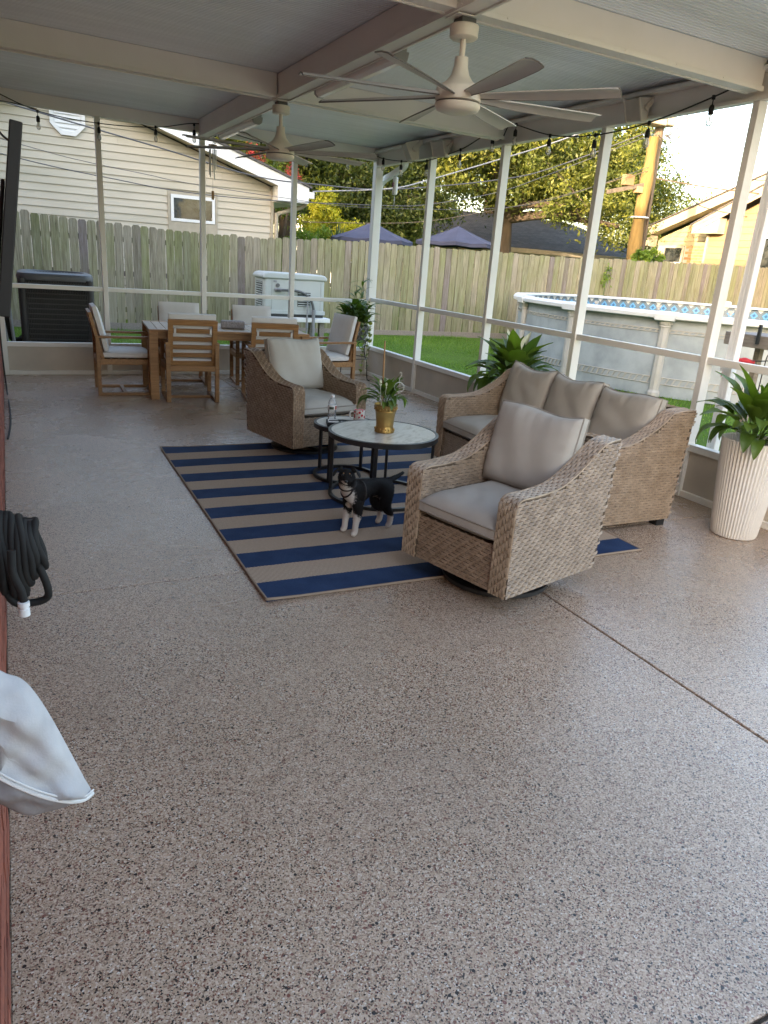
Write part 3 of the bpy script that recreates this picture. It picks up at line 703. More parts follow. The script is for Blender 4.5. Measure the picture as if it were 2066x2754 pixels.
MB().tube(catmull([(6.18, -0.2, 2.83), (6.18, -0.2, 2.72), (6.1, -0.12, 2.62), (5.75, -0.06, 2.50), (5.56, -0.05, 2.42), (5.54, -0.05, 2.25), (5.54, -0.05, 0.2)], 5), 0.045, 8).build('downspout', 'trim_cream', nh, smooth=True)
# octagon gable vent
VC = (1.31, 3.80); VR = 0.345
def octp(r): return [(VC[0] + r * math.cos(PI / 8 + k * PI / 4), VC[1] + r * math.sin(PI / 8 + k * PI / 4)) for k in range(8)]
o1, o2 = octp(VR), octp(VR * 0.78)
ov = MB()
for y_ in (-0.06, -0.02):
    ov.v += [(p_[0], y_, p_[1]) for p_ in o1] + [(p_[0], y_, p_[1]) for p_ in o2]
for k in range(8):
    j = (k + 1) % 8
    ov.f += [(k, j, 8 + j, 8 + k), (16 + k, 24 + k, 24 + j, 16 + j), (k, 16 + k, 16 + j, j), (8 + k, 8 + j, 24 + j, 24 + k)]
vt = ov.build('gable_vent', 'trim_white', nh)
MB().prism(octp(VR * 0.79), 1, -0.028, -0.018).build('backing', 'trim_white', vt)
for k in range(7):
    z_ = VC[1] - 0.24 + k * 0.08; hw = min(VR * 0.70, VR * 0.95 - abs(z_ - VC[1]) * 0.75) - 0.01
    MB().add([(VC[0] - hw, -0.058, z_ - 0.03), (VC[0] + hw, -0.058, z_ - 0.03), (VC[0] + hw, -0.03, z_ + 0.035), (VC[0] - hw, -0.03, z_ + 0.035), (VC[0] - hw, -0.03, z_ - 0.03), (VC[0] + hw, -0.03, z_ - 0.03)], [(0, 1, 2, 3), (0, 4, 5, 1), (0, 3, 4), (1, 5, 2)]).build('slat', 'trim_white', vt)

# ------------------------------------------------------------------ house beyond the pool (right), its side wall lit by the low sun
RX = 22.0
rh = thing('siding_house', 'sunlit yellow and tan sided house with brick base beyond the pool', 'house', (RX, 0, 0))
PY, PZ2, E2Y, E2Z = 15.9, 5.15, 22.05, 3.10
MB().prism([(9.8, -0.1), (E2Y - 0.3, -0.1), (E2Y - 0.3, E2Z), (PY, PZ2), (9.8, E2Z)], 0, 0.03, 9).build('wall', 'vinyl_yellow', rh)
bk = MB().box(-0.005, 0.028, 19.17, E2Y - 0.34, -0.1, 2.87).build('brick_base', 'mortar', rh)
bm_ = [MB().box(-0.014, 0.003, -0.143, 0.143, -0.042, 0.042).mesh('brick', 'brick_tan')]
for row in range(15):
    y = 19.32 + (0.15 if row % 2 else 0)
    while y < E2Y - 0.5:
        zz = 1.50 + row * 0.095
        if not (20.35 < y < 21.5 and zz < 2.84): inst('brick', bm_[0], bk, (-0.006, y, zz))
        y += 0.30
def rboard(ya, yb, yc, yd, z0, z1, mt, x=0.0):
    MB().add([(x - 0.012, ya, z0), (x - 0.012, yb, z0), (x + 0.012, yc, z1), (x + 0.012, yd, z1), (x + 0.029, ya, z0), (x + 0.029, yb, z0), (x + 0.029, yc, z1), (x + 0.029, yd, z1)],
             [(0, 1, 2, 3), (7, 6, 5, 4), (0, 4, 5, 1), (1, 5, 6, 2), (2, 6, 7, 3), (3, 7, 4, 0)]).build('siding_board', mt, rh)
sl2 = (PZ2 - E2Z) / (PY - E2Y)
ym = lambda z: E2Y - 0.3 if z < E2Z + 0.0 else E2Y - 0.3 + (PY - E2Y + 0.3) * (z - E2Z) / (PZ2 - E2Z)
z = 2.88
while z < PZ2 - 0.3:
    rboard(17.0, ym(z), ym(z + 0.145), 17.0, z, z + 0.147, 'vinyl_yellow'); z += 0.149
MB().add([(-0.45, PY, PZ2 + 0.02), (-0.45, E2Y + 0.4, E2Z + 0.02 - 0.13), (-0.45, E2Y + 0.4, E2Z + 0.20), (-0.45, PY, PZ2 + 0.30), (-0.41, PY, PZ2 + 0.02), (-0.41, E2Y + 0.4, E2Z - 0.11), (-0.41, E2Y + 0.4, E2Z + 0.20), (-0.41, PY, PZ2 + 0.30)],
         [(0, 1, 2, 3), (7, 6, 5, 4), (0, 4, 5, 1), (1, 5, 6, 2), (2, 6, 7, 3), (3, 7, 4, 0)]).build('rake_board', 'trim_cream', rh)
MB().add([(-0.409, PY, PZ2 + 0.03), (-0.409, E2Y + 0.39, E2Z - 0.08), (0.02, E2Y + 0.39, E2Z - 0.08), (0.02, PY, PZ2 + 0.03)], [(0, 1, 2, 3)]).build('soffit', 'trim_cream', rh)
MB().prism([(E2Y - 0.28, E2Z - 0.28), (E2Y + 0.38, E2Z - 0.26), (E2Y + 0.38, E2Z - 0.115), (E2Y - 0.28, E2Z + 0.1)], 0, -0.43, -0.04).build('boxed_eave', 'trim_cream', rh)
MB().add([(-0.5, PY, PZ2 + 0.305), (-0.5, E2Y + 0.48, E2Z + 0.19), (9.5, E2Y + 0.48, E2Z + 0.19), (9.5, PY, PZ2 + 0.305), (-0.5, PY, PZ2 + 0.35), (-0.5, E2Y + 0.48, E2Z + 0.235), (9.5, E2Y + 0.48, E2Z + 0.235), (9.5, PY, PZ2 + 0.35)],
         [(0, 3, 2, 1), (4, 5, 6, 7), (0, 1, 5, 4), (1, 2, 6, 5), (2, 3, 7, 6), (3, 0, 4, 7)]).build('roof', 'shingle', rh)
MB().add([(-0.5, PY - 0.02, PZ2 + 0.305), (-0.5, 9.4, E2Z + 0.19), (9.5, 9.4, E2Z + 0.19), (9.5, PY - 0.02, PZ2 + 0.305), (-0.5, PY - 0.02, PZ2 + 0.35), (-0.5, 9.4, E2Z + 0.235), (9.5, 9.4, E2Z + 0.235), (9.5, PY - 0.02, PZ2 + 0.35)],
         [(0, 3, 2, 1), (4, 5, 6, 7), (0, 1, 5, 4), (1, 2, 6, 5), (2, 3, 7, 6), (3, 0, 4, 7)]).build('roof', 'shingle', rh)
# front wing with tan siding
MB().prism([(10.6, -0.1), (18.9, -0.1), (18.9, 3.38), (15.2, 5.02), (10.6, 3.2)], 0, -0.57, 0.0).build('wing_wall', 'vinyl_tan', rh)
z = 1.6
while z < 4.75:
    yt = lambda q: 18.9 if q < 3.38 else 18.9 - (q - 3.38) / (5.02 - 3.38) * 3.7
    rboard(14.0, yt(z), yt(z + 0.2), 14.0, z, z + 0.203, 'vinyl_tan', -0.60); z += 0.205
MB().box(-0.64, -0.56, 18.91, 18.99, 0, 3.3).build('corner_trim', 'trim_cream', rh)
MB().add([(-1.0, 15.2, 5.05), (-1.0, 19.35, 3.21), (-1.0, 19.35, 3.5), (-1.0, 15.2, 5.34), (-0.96, 15.2, 5.05), (-0.96, 19.35, 3.21), (-0.96, 19.35, 3.5), (-0.96, 15.2, 5.34)],
         [(0, 1, 2, 3), (7, 6, 5, 4), (0, 4, 5, 1), (1, 5, 6, 2), (2, 6, 7, 3), (3, 7, 4, 0)]).build('rake_board', 'trim_cream', rh)
MB().prism([(18.95, 3.22), (19.33, 3.22), (19.33, 3.24), (18.3, 3.70), (18.3, 3.22)], 0, -0.98, -0.64).build('boxed_eave', 'trim_cream', rh)
MB().add([(-1.04, 15.2, 5.345), (-1.04, 19.42, 3.47), (0.3, 19.42, 3.47), (3.0, 15.2, 5.345), (-1.04, 15.2, 5.39), (-1.04, 19.42, 3.515), (0.3, 19.42, 3.515), (3.0, 15.2, 5.39)],
         [(0, 3, 2, 1), (4, 5, 6, 7), (0, 1, 5, 4), (1, 2, 6, 5), (2, 3, 7, 6), (3, 0, 4, 7)]).build('wing_roof', 'shingle', rh)
w2 = MB().box(-0.05, 0.0, 20.42, 20.52, 1.6, 2.79).box(-0.05, 0.0, 21.33, 21.43, 1.6, 2.79).box(-0.05, 0.0, 20.42, 21.43, 2.79, 2.88).build('window', 'trim_cream', rh)
MB().box(-0.035, -0.008, 20.52, 21.33, 2.25, 2.31).build('sash', 'trim_white', w2)
MB().box(-0.02, -0.01, 20.52, 21.33, 1.6, 2.25).build('pane', 'window_glass', w2); MB().box(-0.016, -0.008, 20.52, 21.33, 2.31, 2.79).build('pane', 'window_glass', w2)
w3 = MB().box(-0.66, -0.60, 16.9, 17.0, 1.5, 3.1).box(-0.66, -0.60, 16.1, 16.2, 1.5, 3.1).box(-0.66, -0.6, 16.1, 17.0, 3.1, 3.2).build('window', 'trim_white', rh)
MB().box(-0.635, -0.62, 16.2, 16.9, 1.5, 3.1).build('pane', 'window_glass', w3)

# ------------------------------------------------------------------ low houses behind the trees
lh = thing('low_house', 'low house with dark shingle roof behind the blue umbrellas', 'house', (0, 0, 0))
MB().box(15.0, 27.0, 27.0, 34, -0.1, 2.45).build('wall', 'vinyl_cream', lh)
MB().add([(14.2, 26.2, 2.45), (27.8, 26.2, 2.45), (24.5, 30.5, 4.0), (17.0, 30.5, 4.0), (27.8, 35, 2.45), (14.2, 35, 2.45)], [(0, 1, 2, 3), (1, 4, 2), (4, 5, 3, 2), (5, 0, 3)]).build('roof', 'shingle', lh)
MB().box(14.2, 27.8, 26.12, 26.19, 2.33, 2.5).build('fascia', 'trim_cream', lh)
fh = thing('low_house', 'white gabled house end showing through the oak branches', 'house', (0, 0, 0))
MB().prism([(15.5, 0), (24, 0), (24, 3.5), (19.5, 5.0), (15.5, 3.9)], 1, 37, 44).build('wall', 'trim_white', fh)
MB().add([(14.8, 36.6, 3.95), (19.5, 36.6, 5.3), (19.5, 44, 5.3), (14.8, 44, 3.95)], [(0, 1, 2, 3)]).build('roof', 'shingle', fh)
MB().add([(19.5, 36.6, 5.3), (24.6, 36.6, 3.7), (24.6, 44, 3.7), (19.5, 44, 5.3)], [(0, 1, 2, 3)]).build('roof', 'shingle', fh)
MB().bar((14.8, 36.55, 3.85), (19.5, 36.55, 5.2), 0.06, 0.25).build('fascia', 'trim_white', fh); MB().bar((19.5, 36.55, 5.2), (24.6, 36.55, 3.6), 0.06, 0.25).build('fascia', 'trim_white', fh)

# ------------------------------------------------------------------ navy umbrellas over the fence
def umbrella(x, y, zt_, r, label, ph):
    t = thing('patio_umbrella', label, 'umbrella', (x, y, 0), ph, 'navy umbrellas beyond the fence')
    m_ = MB(); n = 8; hz = zt_ - 0.42
    for k in range(n):
        a0, a1 = 2 * PI * k / n, 2 * PI * (k + 1) / n
        P = lambda a, q: Vector((math.cos(a) * r * q, math.sin(a) * r * q, zt_ - 0.42 * q - 0.03 * math.sin(PI * q)))
        for i in range(4):
            q0, q1 = i / 4, (i + 1) / 4; b = len(m_.v)
            mid = lambda q: (P(a0, q) + P(a1, q)) / 2 - Vector((0, 0, 0.03 * q))
            m_.v += [tuple(v) for v in (P(a0, q0), mid(q0), P(a1, q0), P(a0, q1), mid(q1), P(a1, q1))]
            m_.f += [(b, b + 1, b + 4, b + 3), (b + 1, b + 2, b + 5, b + 4)]
        b = len(m_.v); e0, e1 = P(a0, 1), P(a1, 1); em = (e0 + e1) / 2 - Vector((0, 0, 0.03)); dn = Vector((0, 0, 0.09))
        m_.v += [tuple(v) for v in (e0, em, e1, e0 - dn, em - dn, e1 - dn)]; m_.f += [(b, b + 1, b + 4, b + 3), (b + 1, b + 2, b + 5, b + 4)]
    m_.build('canopy', 'umbrella_navy', t, fixn=False)
    for k in range(n):
        a = 2 * PI * k / n
        MB().bar((0, 0, zt_ - 0.06), (math.cos(a) * r * 0.97, math.sin(a) * r * 0.97, hz - 0.03), 0.015, 0.02).build('rib', 'black_metal', t)
    MB().tube([(0, 0, 0), (0, 0, zt_ + 0.05)], 0.022).build('pole', 'black_metal', t)
umbrella(10.96, 18.0, 2.63, 1.12, 'navy umbrella in front of the dark shingle roof', 0.2)
umbrella(8.42, 18.0, 2.53, 1.05, 'navy umbrella partly behind the corner post and downspout', 0.35)

# ------------------------------------------------------------------ utility pole and wires
up_ = thing('utility_pole', 'vine covered wooden utility pole with boxes beyond the fence', 'utility pole', (16.45, 17.0, 0))
MB().tube([(-0.12 + 0.03 * math.sin(i), 0, 0.4 + i * 0.55) for i in range(10)], [0.21 + 0.025 * math.sin(i * 2.1) - i * 0.006 for i in range(10)], 12).build('vine_trunk', 'pole_vine', up_, smooth=True)
MB().tube([(0.22, 0.12, 0), (0.17, 0.12, 5), (0.14, 0.12, 9.2)], [0.15, 0.13, 0.11], 12).build('post', 'pole_wood', up_, smooth=True)
for k in range(9):
    a0 = rng.uniform(2.5, 5.5); pts = [(-0.12 + math.cos(a0 + i * 0.35) * 0.23, math.sin(a0 + i * 0.35) * 0.23, 0.8 + i * 0.45) for i in range(9)]
    MB().tube(catmull(pts, 3), 0.012, 5).build('vine_stem', 'bark', up_)
MB().tube([(-0.14 + math.cos(a) * 0.235, math.sin(a) * 0.235, 3.28) for a in [i * PI / 8 for i in range(17)]], 0.02, 5).build('band', 'trim_white', up_)
MB().box(-0.75, 0.05, -0.25, 0.2, 5.62, 6.25).build('junction_box', 'trim_cream', up_, bev=0.03)
MB().box(0.1, 0.42, -0.2, 0.1, 5.66, 6.15).build('junction_box', 'trim_cream', up_, bev=0.03)
MB().bar((-1.5, -0.05, 3.82), (-0.25, -0.05, 4.12), 0.09, 0.10).build('cross_arm', 'pole_wood', up_)
MB().box(-0.98, -0.66, -0.12, 0.05, 4.05, 4.32).build('equipment_box', 'brick_tan', up_, bev=0.01)
MB().box(-0.5, -0.28, -0.12, 0.05, 3.9, 4.06).build('equipment_box', 'brick_tan', up_, bev=0.01)
tag(MB().tube([Vector(q) for q in catmull([(16.6, 16.9, 5.55), (16.99, 16.9, 5.28), (17.38, 16.9, 5.6), (17.42, 16.9, 6.1), (17.1, 16.9, 5.7), (16.75, 16.9, 5.4), (16.7, 16.9, 5.45), (17.05, 16.9, 5.36), (17.3, 16.9, 5.8), (17.3, 16.9, 6.3)], 6)], 0.016, 5).build('cable_coil', 'grey_cable'), 'grey slack cable looped beside the top of the utility pole', 'cable')
WIRES = [
 ([(-4, 16.2, 4.5), (0.75, 16.2, 3.72), (2.84, 16.2, 3.4), (4.77, 16.2, 3.09), (6.26, 16.2, 3.07), (7.98, 16.2, 3.15), (10.85, 16.2, 3.65), (12.56, 16.3, 4.13), (16.2, 16.9, 5.5)], 0.02, 'thickest of the cables crossing the siding, passing the octagon gable vent', 'grey_cable'),
 ([(-4, 16.25, 3.7), (0.08, 16.2, 2.96), (2.23, 16.2, 2.72), (3.38, 16.2, 2.64), (5.07, 16.2, 2.65), (7.9, 16.2, 2.8), (9.05, 16.2, 2.94), (10.89, 16.2, 3.38), (12.58, 16.3, 4.01), (16.2, 16.9, 5.4)], 0.013, 'thin wire crossing the top of the siding house window', 'grey_cable'),
 ([(-4, 16.35, 3.95), (0.43, 16.3, 3.16), (1.6, 16.3, 2.99), (2.68, 16.3, 2.89), (3.41, 16.3, 2.82), (5.39, 16.3, 2.74), (7.56, 16.3, 2.73), (12, 16.5, 3.2), (16.3, 16.9, 4.6)], 0.009, 'thinnest wire of the three across the siding', 'grey_cable'),
 ([(6.25, 16.6, 2.95), (7.84, 16.0, 3.14), (8.82, 16.0, 3.42), (10.76, 16.0, 4.09), (12.31, 16.1, 4.64), (16.2, 16.9, 6.1)], 0.022, 'pale thick cable rising to the utility pole in front of the oak', 'pvc_grey'),
 ([(6, 16.5, 2.3), (8.54, 16.5, 2.49), (10.3, 16.5, 2.82), (12.92, 16.6, 3.47), (16.3, 16.9, 4.5)], 0.012, 'brown wire passing low through the oak branches', 'pole_wood'),
 ([(16.67, 17, 4.34), (18.57, 17, 4.32), (20.3, 17, 4.35), (26, 17, 4.5)], 0.03, 'heavy cable running right from the pole below the thin wires', 'pole_wood'),
 ([(16.6, 17, 4.6), (16.8, 17, 4.5), (17.0, 17, 4.44), (17.6, 17, 4.59), (20.34, 17, 4.71), (26, 17, 4.95)], 0.014, 'dark wire leaving the pole with a dip', 'dark_cable'),
 ([(17.0, 17, 4.57), (20.34, 17, 4.57), (26, 17, 4.62)], 0.007, 'thin wire just above the heavy cable', 'grey_cable'),
 ([(16.6, 17, 5.72), (18.01, 17, 5.58), (20.33, 17, 5.49), (26, 17, 5.6)], 0.018, 'highest dark wire against the blue sky', 'grey_cable'),
 ([(16.5, 17, 5.42), (16.85, 17, 5.18), (17.28, 17, 4.75), (17.61, 17, 4.39), (18.07, 17, 4.07), (18.72, 17, 3.78), (21.5, 17.6, 3.75)], 0.016, 'twisted black drop wire slanting down to the sunlit house', 'dark_cable'),
]
for pts, r_, lab, mt in WIRES:
    o = MB().tube(catmull(pts, 6), r_ * 0.7, 5).build('overhead_wire', mt, smooth=True); tag(o, lab, 'wire', 'overhead wires beyond the fence')

# ------------------------------------------------------------------ above-ground pool
PC = (12.4, 10.1); PR = 4.0; g0 = -0.08
pl = thing('swimming_pool', 'round above ground pool with grey walls and pale top rail', 'pool', (PC[0], PC[1], 0))
NP = 15; A0 = R(207)
nseg = 90
MB().grid(lambda u, v: (PR * math.cos(2 * PI * u), PR * math.sin(2 * PI * u), g0 + (1.13 - g0) * v), nseg, 2, wrap=True).build('outer_wall', 'pool_wall', pl, smooth=True, fixn=False)
MB().grid(lambda u, v: ((PR - 0.03) * math.cos(2 * PI * u), (PR - 0.03) * math.sin(2 * PI * u), 1.13 - 0.6 * v), nseg, 2, wrap=True).build('liner', 'pool_liner', pl, smooth=True, fixn=False)
MB().lathe([(0.0, 0), (PR - 0.031, 0)], 64, (0, 0, 0.93)).build('water', 'water', pl)
for zb, nm in ((0.90, 'rope_band'), (0.16, 'scroll_band')):
    b = MB(); h = 0.022 if nm == 'rope_band' else 0.05
    for s in (-1, 1):
        b.tube([((PR + 0.006) * math.cos(2 * PI * i / 72), (PR + 0.006) * math.sin(2 * PI * i / 72), zb + s * h) for i in range(72)], 0.008, 5, closed=True)
    for i in range(260):
        a = 2 * PI * i / 260
        b.bar(((PR + 0.004) * math.cos(a), (PR + 0.004) * math.sin(a), zb - h), ((PR + 0.004) * math.cos(a + 0.012), (PR + 0.004) * math.sin(a + 0.012), zb + h), 0.02, 0.02, (math.cos(a), math.sin(a), 0))
    b.build(nm, 'pool_post', pl, kind='stuff')
rail_prof = [(-0.09, 1.125), (-0.1, 1.15), (-0.06, 1.178), (0.10, 1.172), (0.135, 1.14), (0.13, 1.09), (0.09, 1.075), (0.05, 1.085), (0.04, 1.125)]
for k in range(NP):
    a0 = A0 + 2 * PI * k / NP; a1 = A0 + 2 * PI * (k + 1) / NP
    m_ = MB(); ns = 6; n = len(rail_prof)
    for i in range(ns + 1):
        a = a0 + (a1 - a0) * i / ns
        for (dr, z_) in rail_prof: m_.v.append(((PR + dr) * math.cos(a), (PR + dr) * math.sin(a), z_))
    for i in range(ns):
        for j in range(n): m_.f.append((i * n + j, i * n + (j + 1) % n, (i + 1) * n + (j + 1) % n, (i + 1) * n + j))
    m_.build('top_rail', 'pool_cap', pl, smooth=True)
    # cap over the joint and a fluted column under it
    cp = MB(); n = len(rail_prof)
    for i in (-1, 0, 1):
        a = a0 + i * 0.035
        for (dr, z_) in rail_prof:
            s = 1.0; cp.v.append(((PR + dr * 1.1 + 0.004) * math.cos(a), (PR + dr * 1.1 + 0.004) * math.sin(a), z_ + (0.008 if z_ > 1.12 else -0.03)))
    for i in range(2):
        for j in range(n): cp.f.append((i * n + j, i * n + (j + 1) % n, (i + 1) * n + (j + 1) % n, (i + 1) * n + j))
    cp.f += [tuple(range(n)), tuple(range(3 * n - 1, 2 * n - 1, -1))]
    cp.build('rail_cap', 'pool_cap', pl, smooth=True)
    if k == 0:
        col_ = MB().lathe([(0.10, g0), (0.10, g0 + 0.06), (0.078, g0 + 0.1), (0.074, 0.93), (0.08, 0.95), (0.095, 0.965), (0.08, 0.98), (0.098, 1.0), (0.105, 1.06)], 32, flute=lambda q: 1 - 0.07 * ((q // 2) % 2))
        colm = col_.mesh('column', 'pool_post')
    inst('column', colm, pl, ((PR + 0.025) * math.cos(a0), (PR + 0.025) * math.sin(a0), 0), (0, 0, a0), (0.75, 1, 1))
MB().box(-0.18, 0.18, -0.06, 0.06, 0, 0.09).build('skimmer_lid', 'pool_cap', pl, bev=0.03, loc=((PR + 0.02) * math.cos(R(42)), (PR + 0.02) * math.sin(R(42)), 1.17), rot=(0, 0, R(132)))

# ------------------------------------------------------------------ air conditioner
ac = thing('air_conditioner', 'black boxy air conditioner condenser behind the left screen', 'air conditioner', (0.575, 11.0, 0), R(-2))
hw, hd, zb, zt_ = 0.44, 0.44, 0.10, 1.12
MB().box(-0.55, 0.55, -0.55, 0.55, -0.1, 0.10).build('pad', 'concrete', ac, bev=0.01)
MB().box(-hw + 0.03, hw - 0.03, -hd + 0.03, hd - 0.03, zb, zt_ - 0.02).build('coil', 'black_plastic', ac)
for sx in (-1, 1):
    for sy in (-1, 1): MB().lathe([(0.055, 0), (0.055, zt_ - zb - 0.03)], 12, (0, 0, zb)).build('corner_post', 'ac_metal', ac, loc=(sx * (hw - 0.05), sy * (hd - 0.05), 0), smooth=True)
for i in range(15):
    z_ = zb + 0.05 + i * 0.063
    s = MB()
    for (ax, sgn) in ((1, -1), (1, 1), (0, -1), (0, 1)):
        c = sgn * (hd - 0.004)
        if ax == 1: s.box(-hw + 0.07, hw - 0.07, c - 0.012, c + 0.012, z_, z_ + 0.012)
        else: s.box(c - 0.012, c + 0.012, -hd + 0.07, hd - 0.07, z_, z_ + 0.012)
    s.build('louver_band', 'ac_metal', ac)
s = MB()
for i in range(38):
    x_ = -hw + 0.08 + i * (2 * hw - 0.16) / 37
    s.box(x_ - 0.004, x_ + 0.004, -hd - 0.002, -hd + 0.012, zb + 0.03, zt_ - 0.05); s.box(-hw - 0.002, -hw + 0.012, x_ - 0.004, x_ + 0.004, zb + 0.03, zt_ - 0.05)
s.build('grille_bars', 'ac_metal', ac, kind='stuff')
def sqr(u, v):
    a = 2 * PI * u; c_, s_ = math.cos(a), math.sin(a); q = (abs(c_) ** 6 + abs(s_) ** 6) ** (-1 / 6)
    prof = [(0.455, zt_ - 0.045), (0.46, zt_), (0.445, zt_ + 0.035), (0.40, zt_ + 0.05)]
    i = min(int(v * 4), 4)
    if i < 4: r_, z_ = prof[i]; return (r_ * c_ * q, r_ * s_ * q, z_)
    return (0.365 * c_, 0.365 * s_, zt_ + 0.052)
cap = MB().grid(sqr, 48, 5, wrap=True).grid(lambda u, v: (0.365 * math.cos(2 * PI * u) * (1 - 0.06 * v), 0.365 * math.sin(2 * PI * u) * (1 - 0.06 * v), zt_ + 0.052 - 0.05 * v), 48, 2, wrap=True).build('top_cap', 'ac_top', ac, smooth=True, fixn=False)
s = MB()
for k in range(9): rr = 0.05 + k * 0.036; s.tube([(rr * math.cos(2 * PI * i / 28), rr * math.sin(2 * PI * i / 28), zt_ + 0.035 + 0.012 * (1 - k / 9)) for i in range(28)], 0.0035, 4, closed=True)
for k in range(8): a = k * PI / 4; s.tube([(0.04 * math.cos(a), 0.04 * math.sin(a), zt_ + 0.046), (0.35 * math.cos(a), 0.35 * math.sin(a), zt_ + 0.034)], 0.004, 4)
s.build('fan_guard', 'ac_metal', cap)
MB().tube(catmull([(-0.42, -0.2, 0.35), (-0.50, -0.22, 0.30), (-0.58, -0.2, 0.36), (-0.60, -0.2, 0.7), (-0.60, -0.15, 1.1)], 5), 0.04, 8).build('refrigerant_line', 'black_rubber', ac, smooth=True)
for dx, tx in ((-0.58, 0.10), (-0.52, 0.05)):
    MB().tube([(dx, -0.5, 0.0), (dx - tx, -0.45, 0.95)], 0.02, 8).build('conduit', 'pvc_grey', ac, smooth=True)

# ------------------------------------------------------------------ standby generator on a raised stand
GX, GY = 4.70, 13.2
gn = thing('generator', 'pale grey standby generator on a raised stand behind the dining table', 'generator', (GX, GY, 0))
hw = 0.605; D = 0.63; z0, z1 = 0.56, 1.27
MB().box(-hw + 0.02, hw - 0.02, 0.02, D - 0.02, z0, z1 - 0.075).build('body', 'gen_white', gn, bev=0.05, bseg=4)
lid = MB().prism([(-hw - 0.012, z1 - 0.10), (hw + 0.012, z1 - 0.10), (hw + 0.012, z1 - 0.05), (hw - 0.03, z1 - 0.01), (hw - 0.10, z1 + 0.005), (-hw + 0.10, z1 + 0.01), (-hw + 0.03, z1 - 0.01), (-hw - 0.012, z1 - 0.05)], 1, -0.012, D + 0.012)
lid.build('lid', 'gen_white', gn, bev=0.025, bseg=3)
MB().box(-hw + 0.03, hw - 0.03, 0.04, D - 0.04, z0 - 0.05, z0 - 0.001).build('base_rail', 'gen_dark', gn)
MB().box(-hw, hw, 0.015, D - 0.01, z0 + 0.0, z0 + 0.07).build('skirt', 'gen_white', gn, bev=0.01)
MB().box(-hw - 0.08, hw + 0.08, -0.06, D + 0.06, z0 - 0.13, z0 - 0.052).build('stand_deck', 'trim_white', gn, bev=0.008)
for sx in (-1, 1):
    for sy in (0.05, D - 0.05): MB().box(sx * 0.55 - 0.045, sx * 0.55 + 0.045, sy - 0.045, sy + 0.045, -0.1, z0 - 0.131).build('stand_leg', 'grey_wood', gn)
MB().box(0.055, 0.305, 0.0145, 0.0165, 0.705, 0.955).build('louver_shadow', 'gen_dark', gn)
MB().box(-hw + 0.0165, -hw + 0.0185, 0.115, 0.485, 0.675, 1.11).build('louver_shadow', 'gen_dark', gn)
for k in range(6): MB().bar((0.06, 0.013, 0.72 + k * 0.042), (0.30, 0.013, 0.72 + k * 0.042), 0.026, 0.018).build('louver', 'gen_white', gn, bev=0.005)
for k in range(11):
    for a_, b_ in ((0.12, 0.28), (0.32, 0.48)): MB().box(-hw - 0.004, -hw + 0.024, a_, b_, 0.68 + k * 0.04, 0.702 + k * 0.04).build('louver', 'gen_white', gn, bev=0.005)
MB().box(-0.44, -0.436, 0.014, 0.022, z0 + 0.08, z1 - 0.11).box(0.5, 0.503, 0.014, 0.022, z0 + 0.08, z1 - 0.11).build('panel_seam', 'pvc_grey', gn)
MB().lathe([(0.035, 0), (0.035, 0.02)], 14).build('cap_plug', 'conduit_dark', gn, loc=(-0.33, 0.016, 1.06), rot=(R(90), 0, 0), smooth=True)
MB().box(-0.41, -0.35, 0.012, 0.021, 1.11, 1.145).build('lock_plate', 'pvc_grey', gn)
MB().tube(catmull([(-0.36, 0.02, 0.98), (-0.34, -0.05, 0.98), (-0.2, -0.06, 0.985), (0.0, -0.06, 0.98), (0.15, -0.06, 0.94), (0.28, -0.06, 0.84), (0.34, -0.06, 0.70), (0.35, -0.06, 0.58)], 5), 0.024, 10).build('conduit', 'conduit_dark', gn, smooth=True)
MB().tube([(0.35, -0.06, 0.6), (0.35, -0.06, 0.0)], 0.03, 10).tube([(0.35, -0.06, 0.57), (0.35, -0.06, 0.66)], 0.037, 10).build('conduit', 'pvc_grey', gn, smooth=True)
MB().tube([(0.22, -0.07, 0.86), (0.22, -0.07, 0.0)], 0.014, 8).tube([(0.22, -0.07, 0.33), (0.22, -0.07, 0.42)], 0.028, 8).build('gas_pipe', 'pvc_grey', gn, smooth=True)
MB().box(0.12, 0.42, -0.055, -0.02, 0.46, 0.50).build('strut', 'gen_dark', gn)
MB().tube([(-0.375, 0.0, 0.98), (-0.28, -0.055, 0.98)], 0.034, 10).build('elbow', 'pvc_grey', gn, smooth=True)

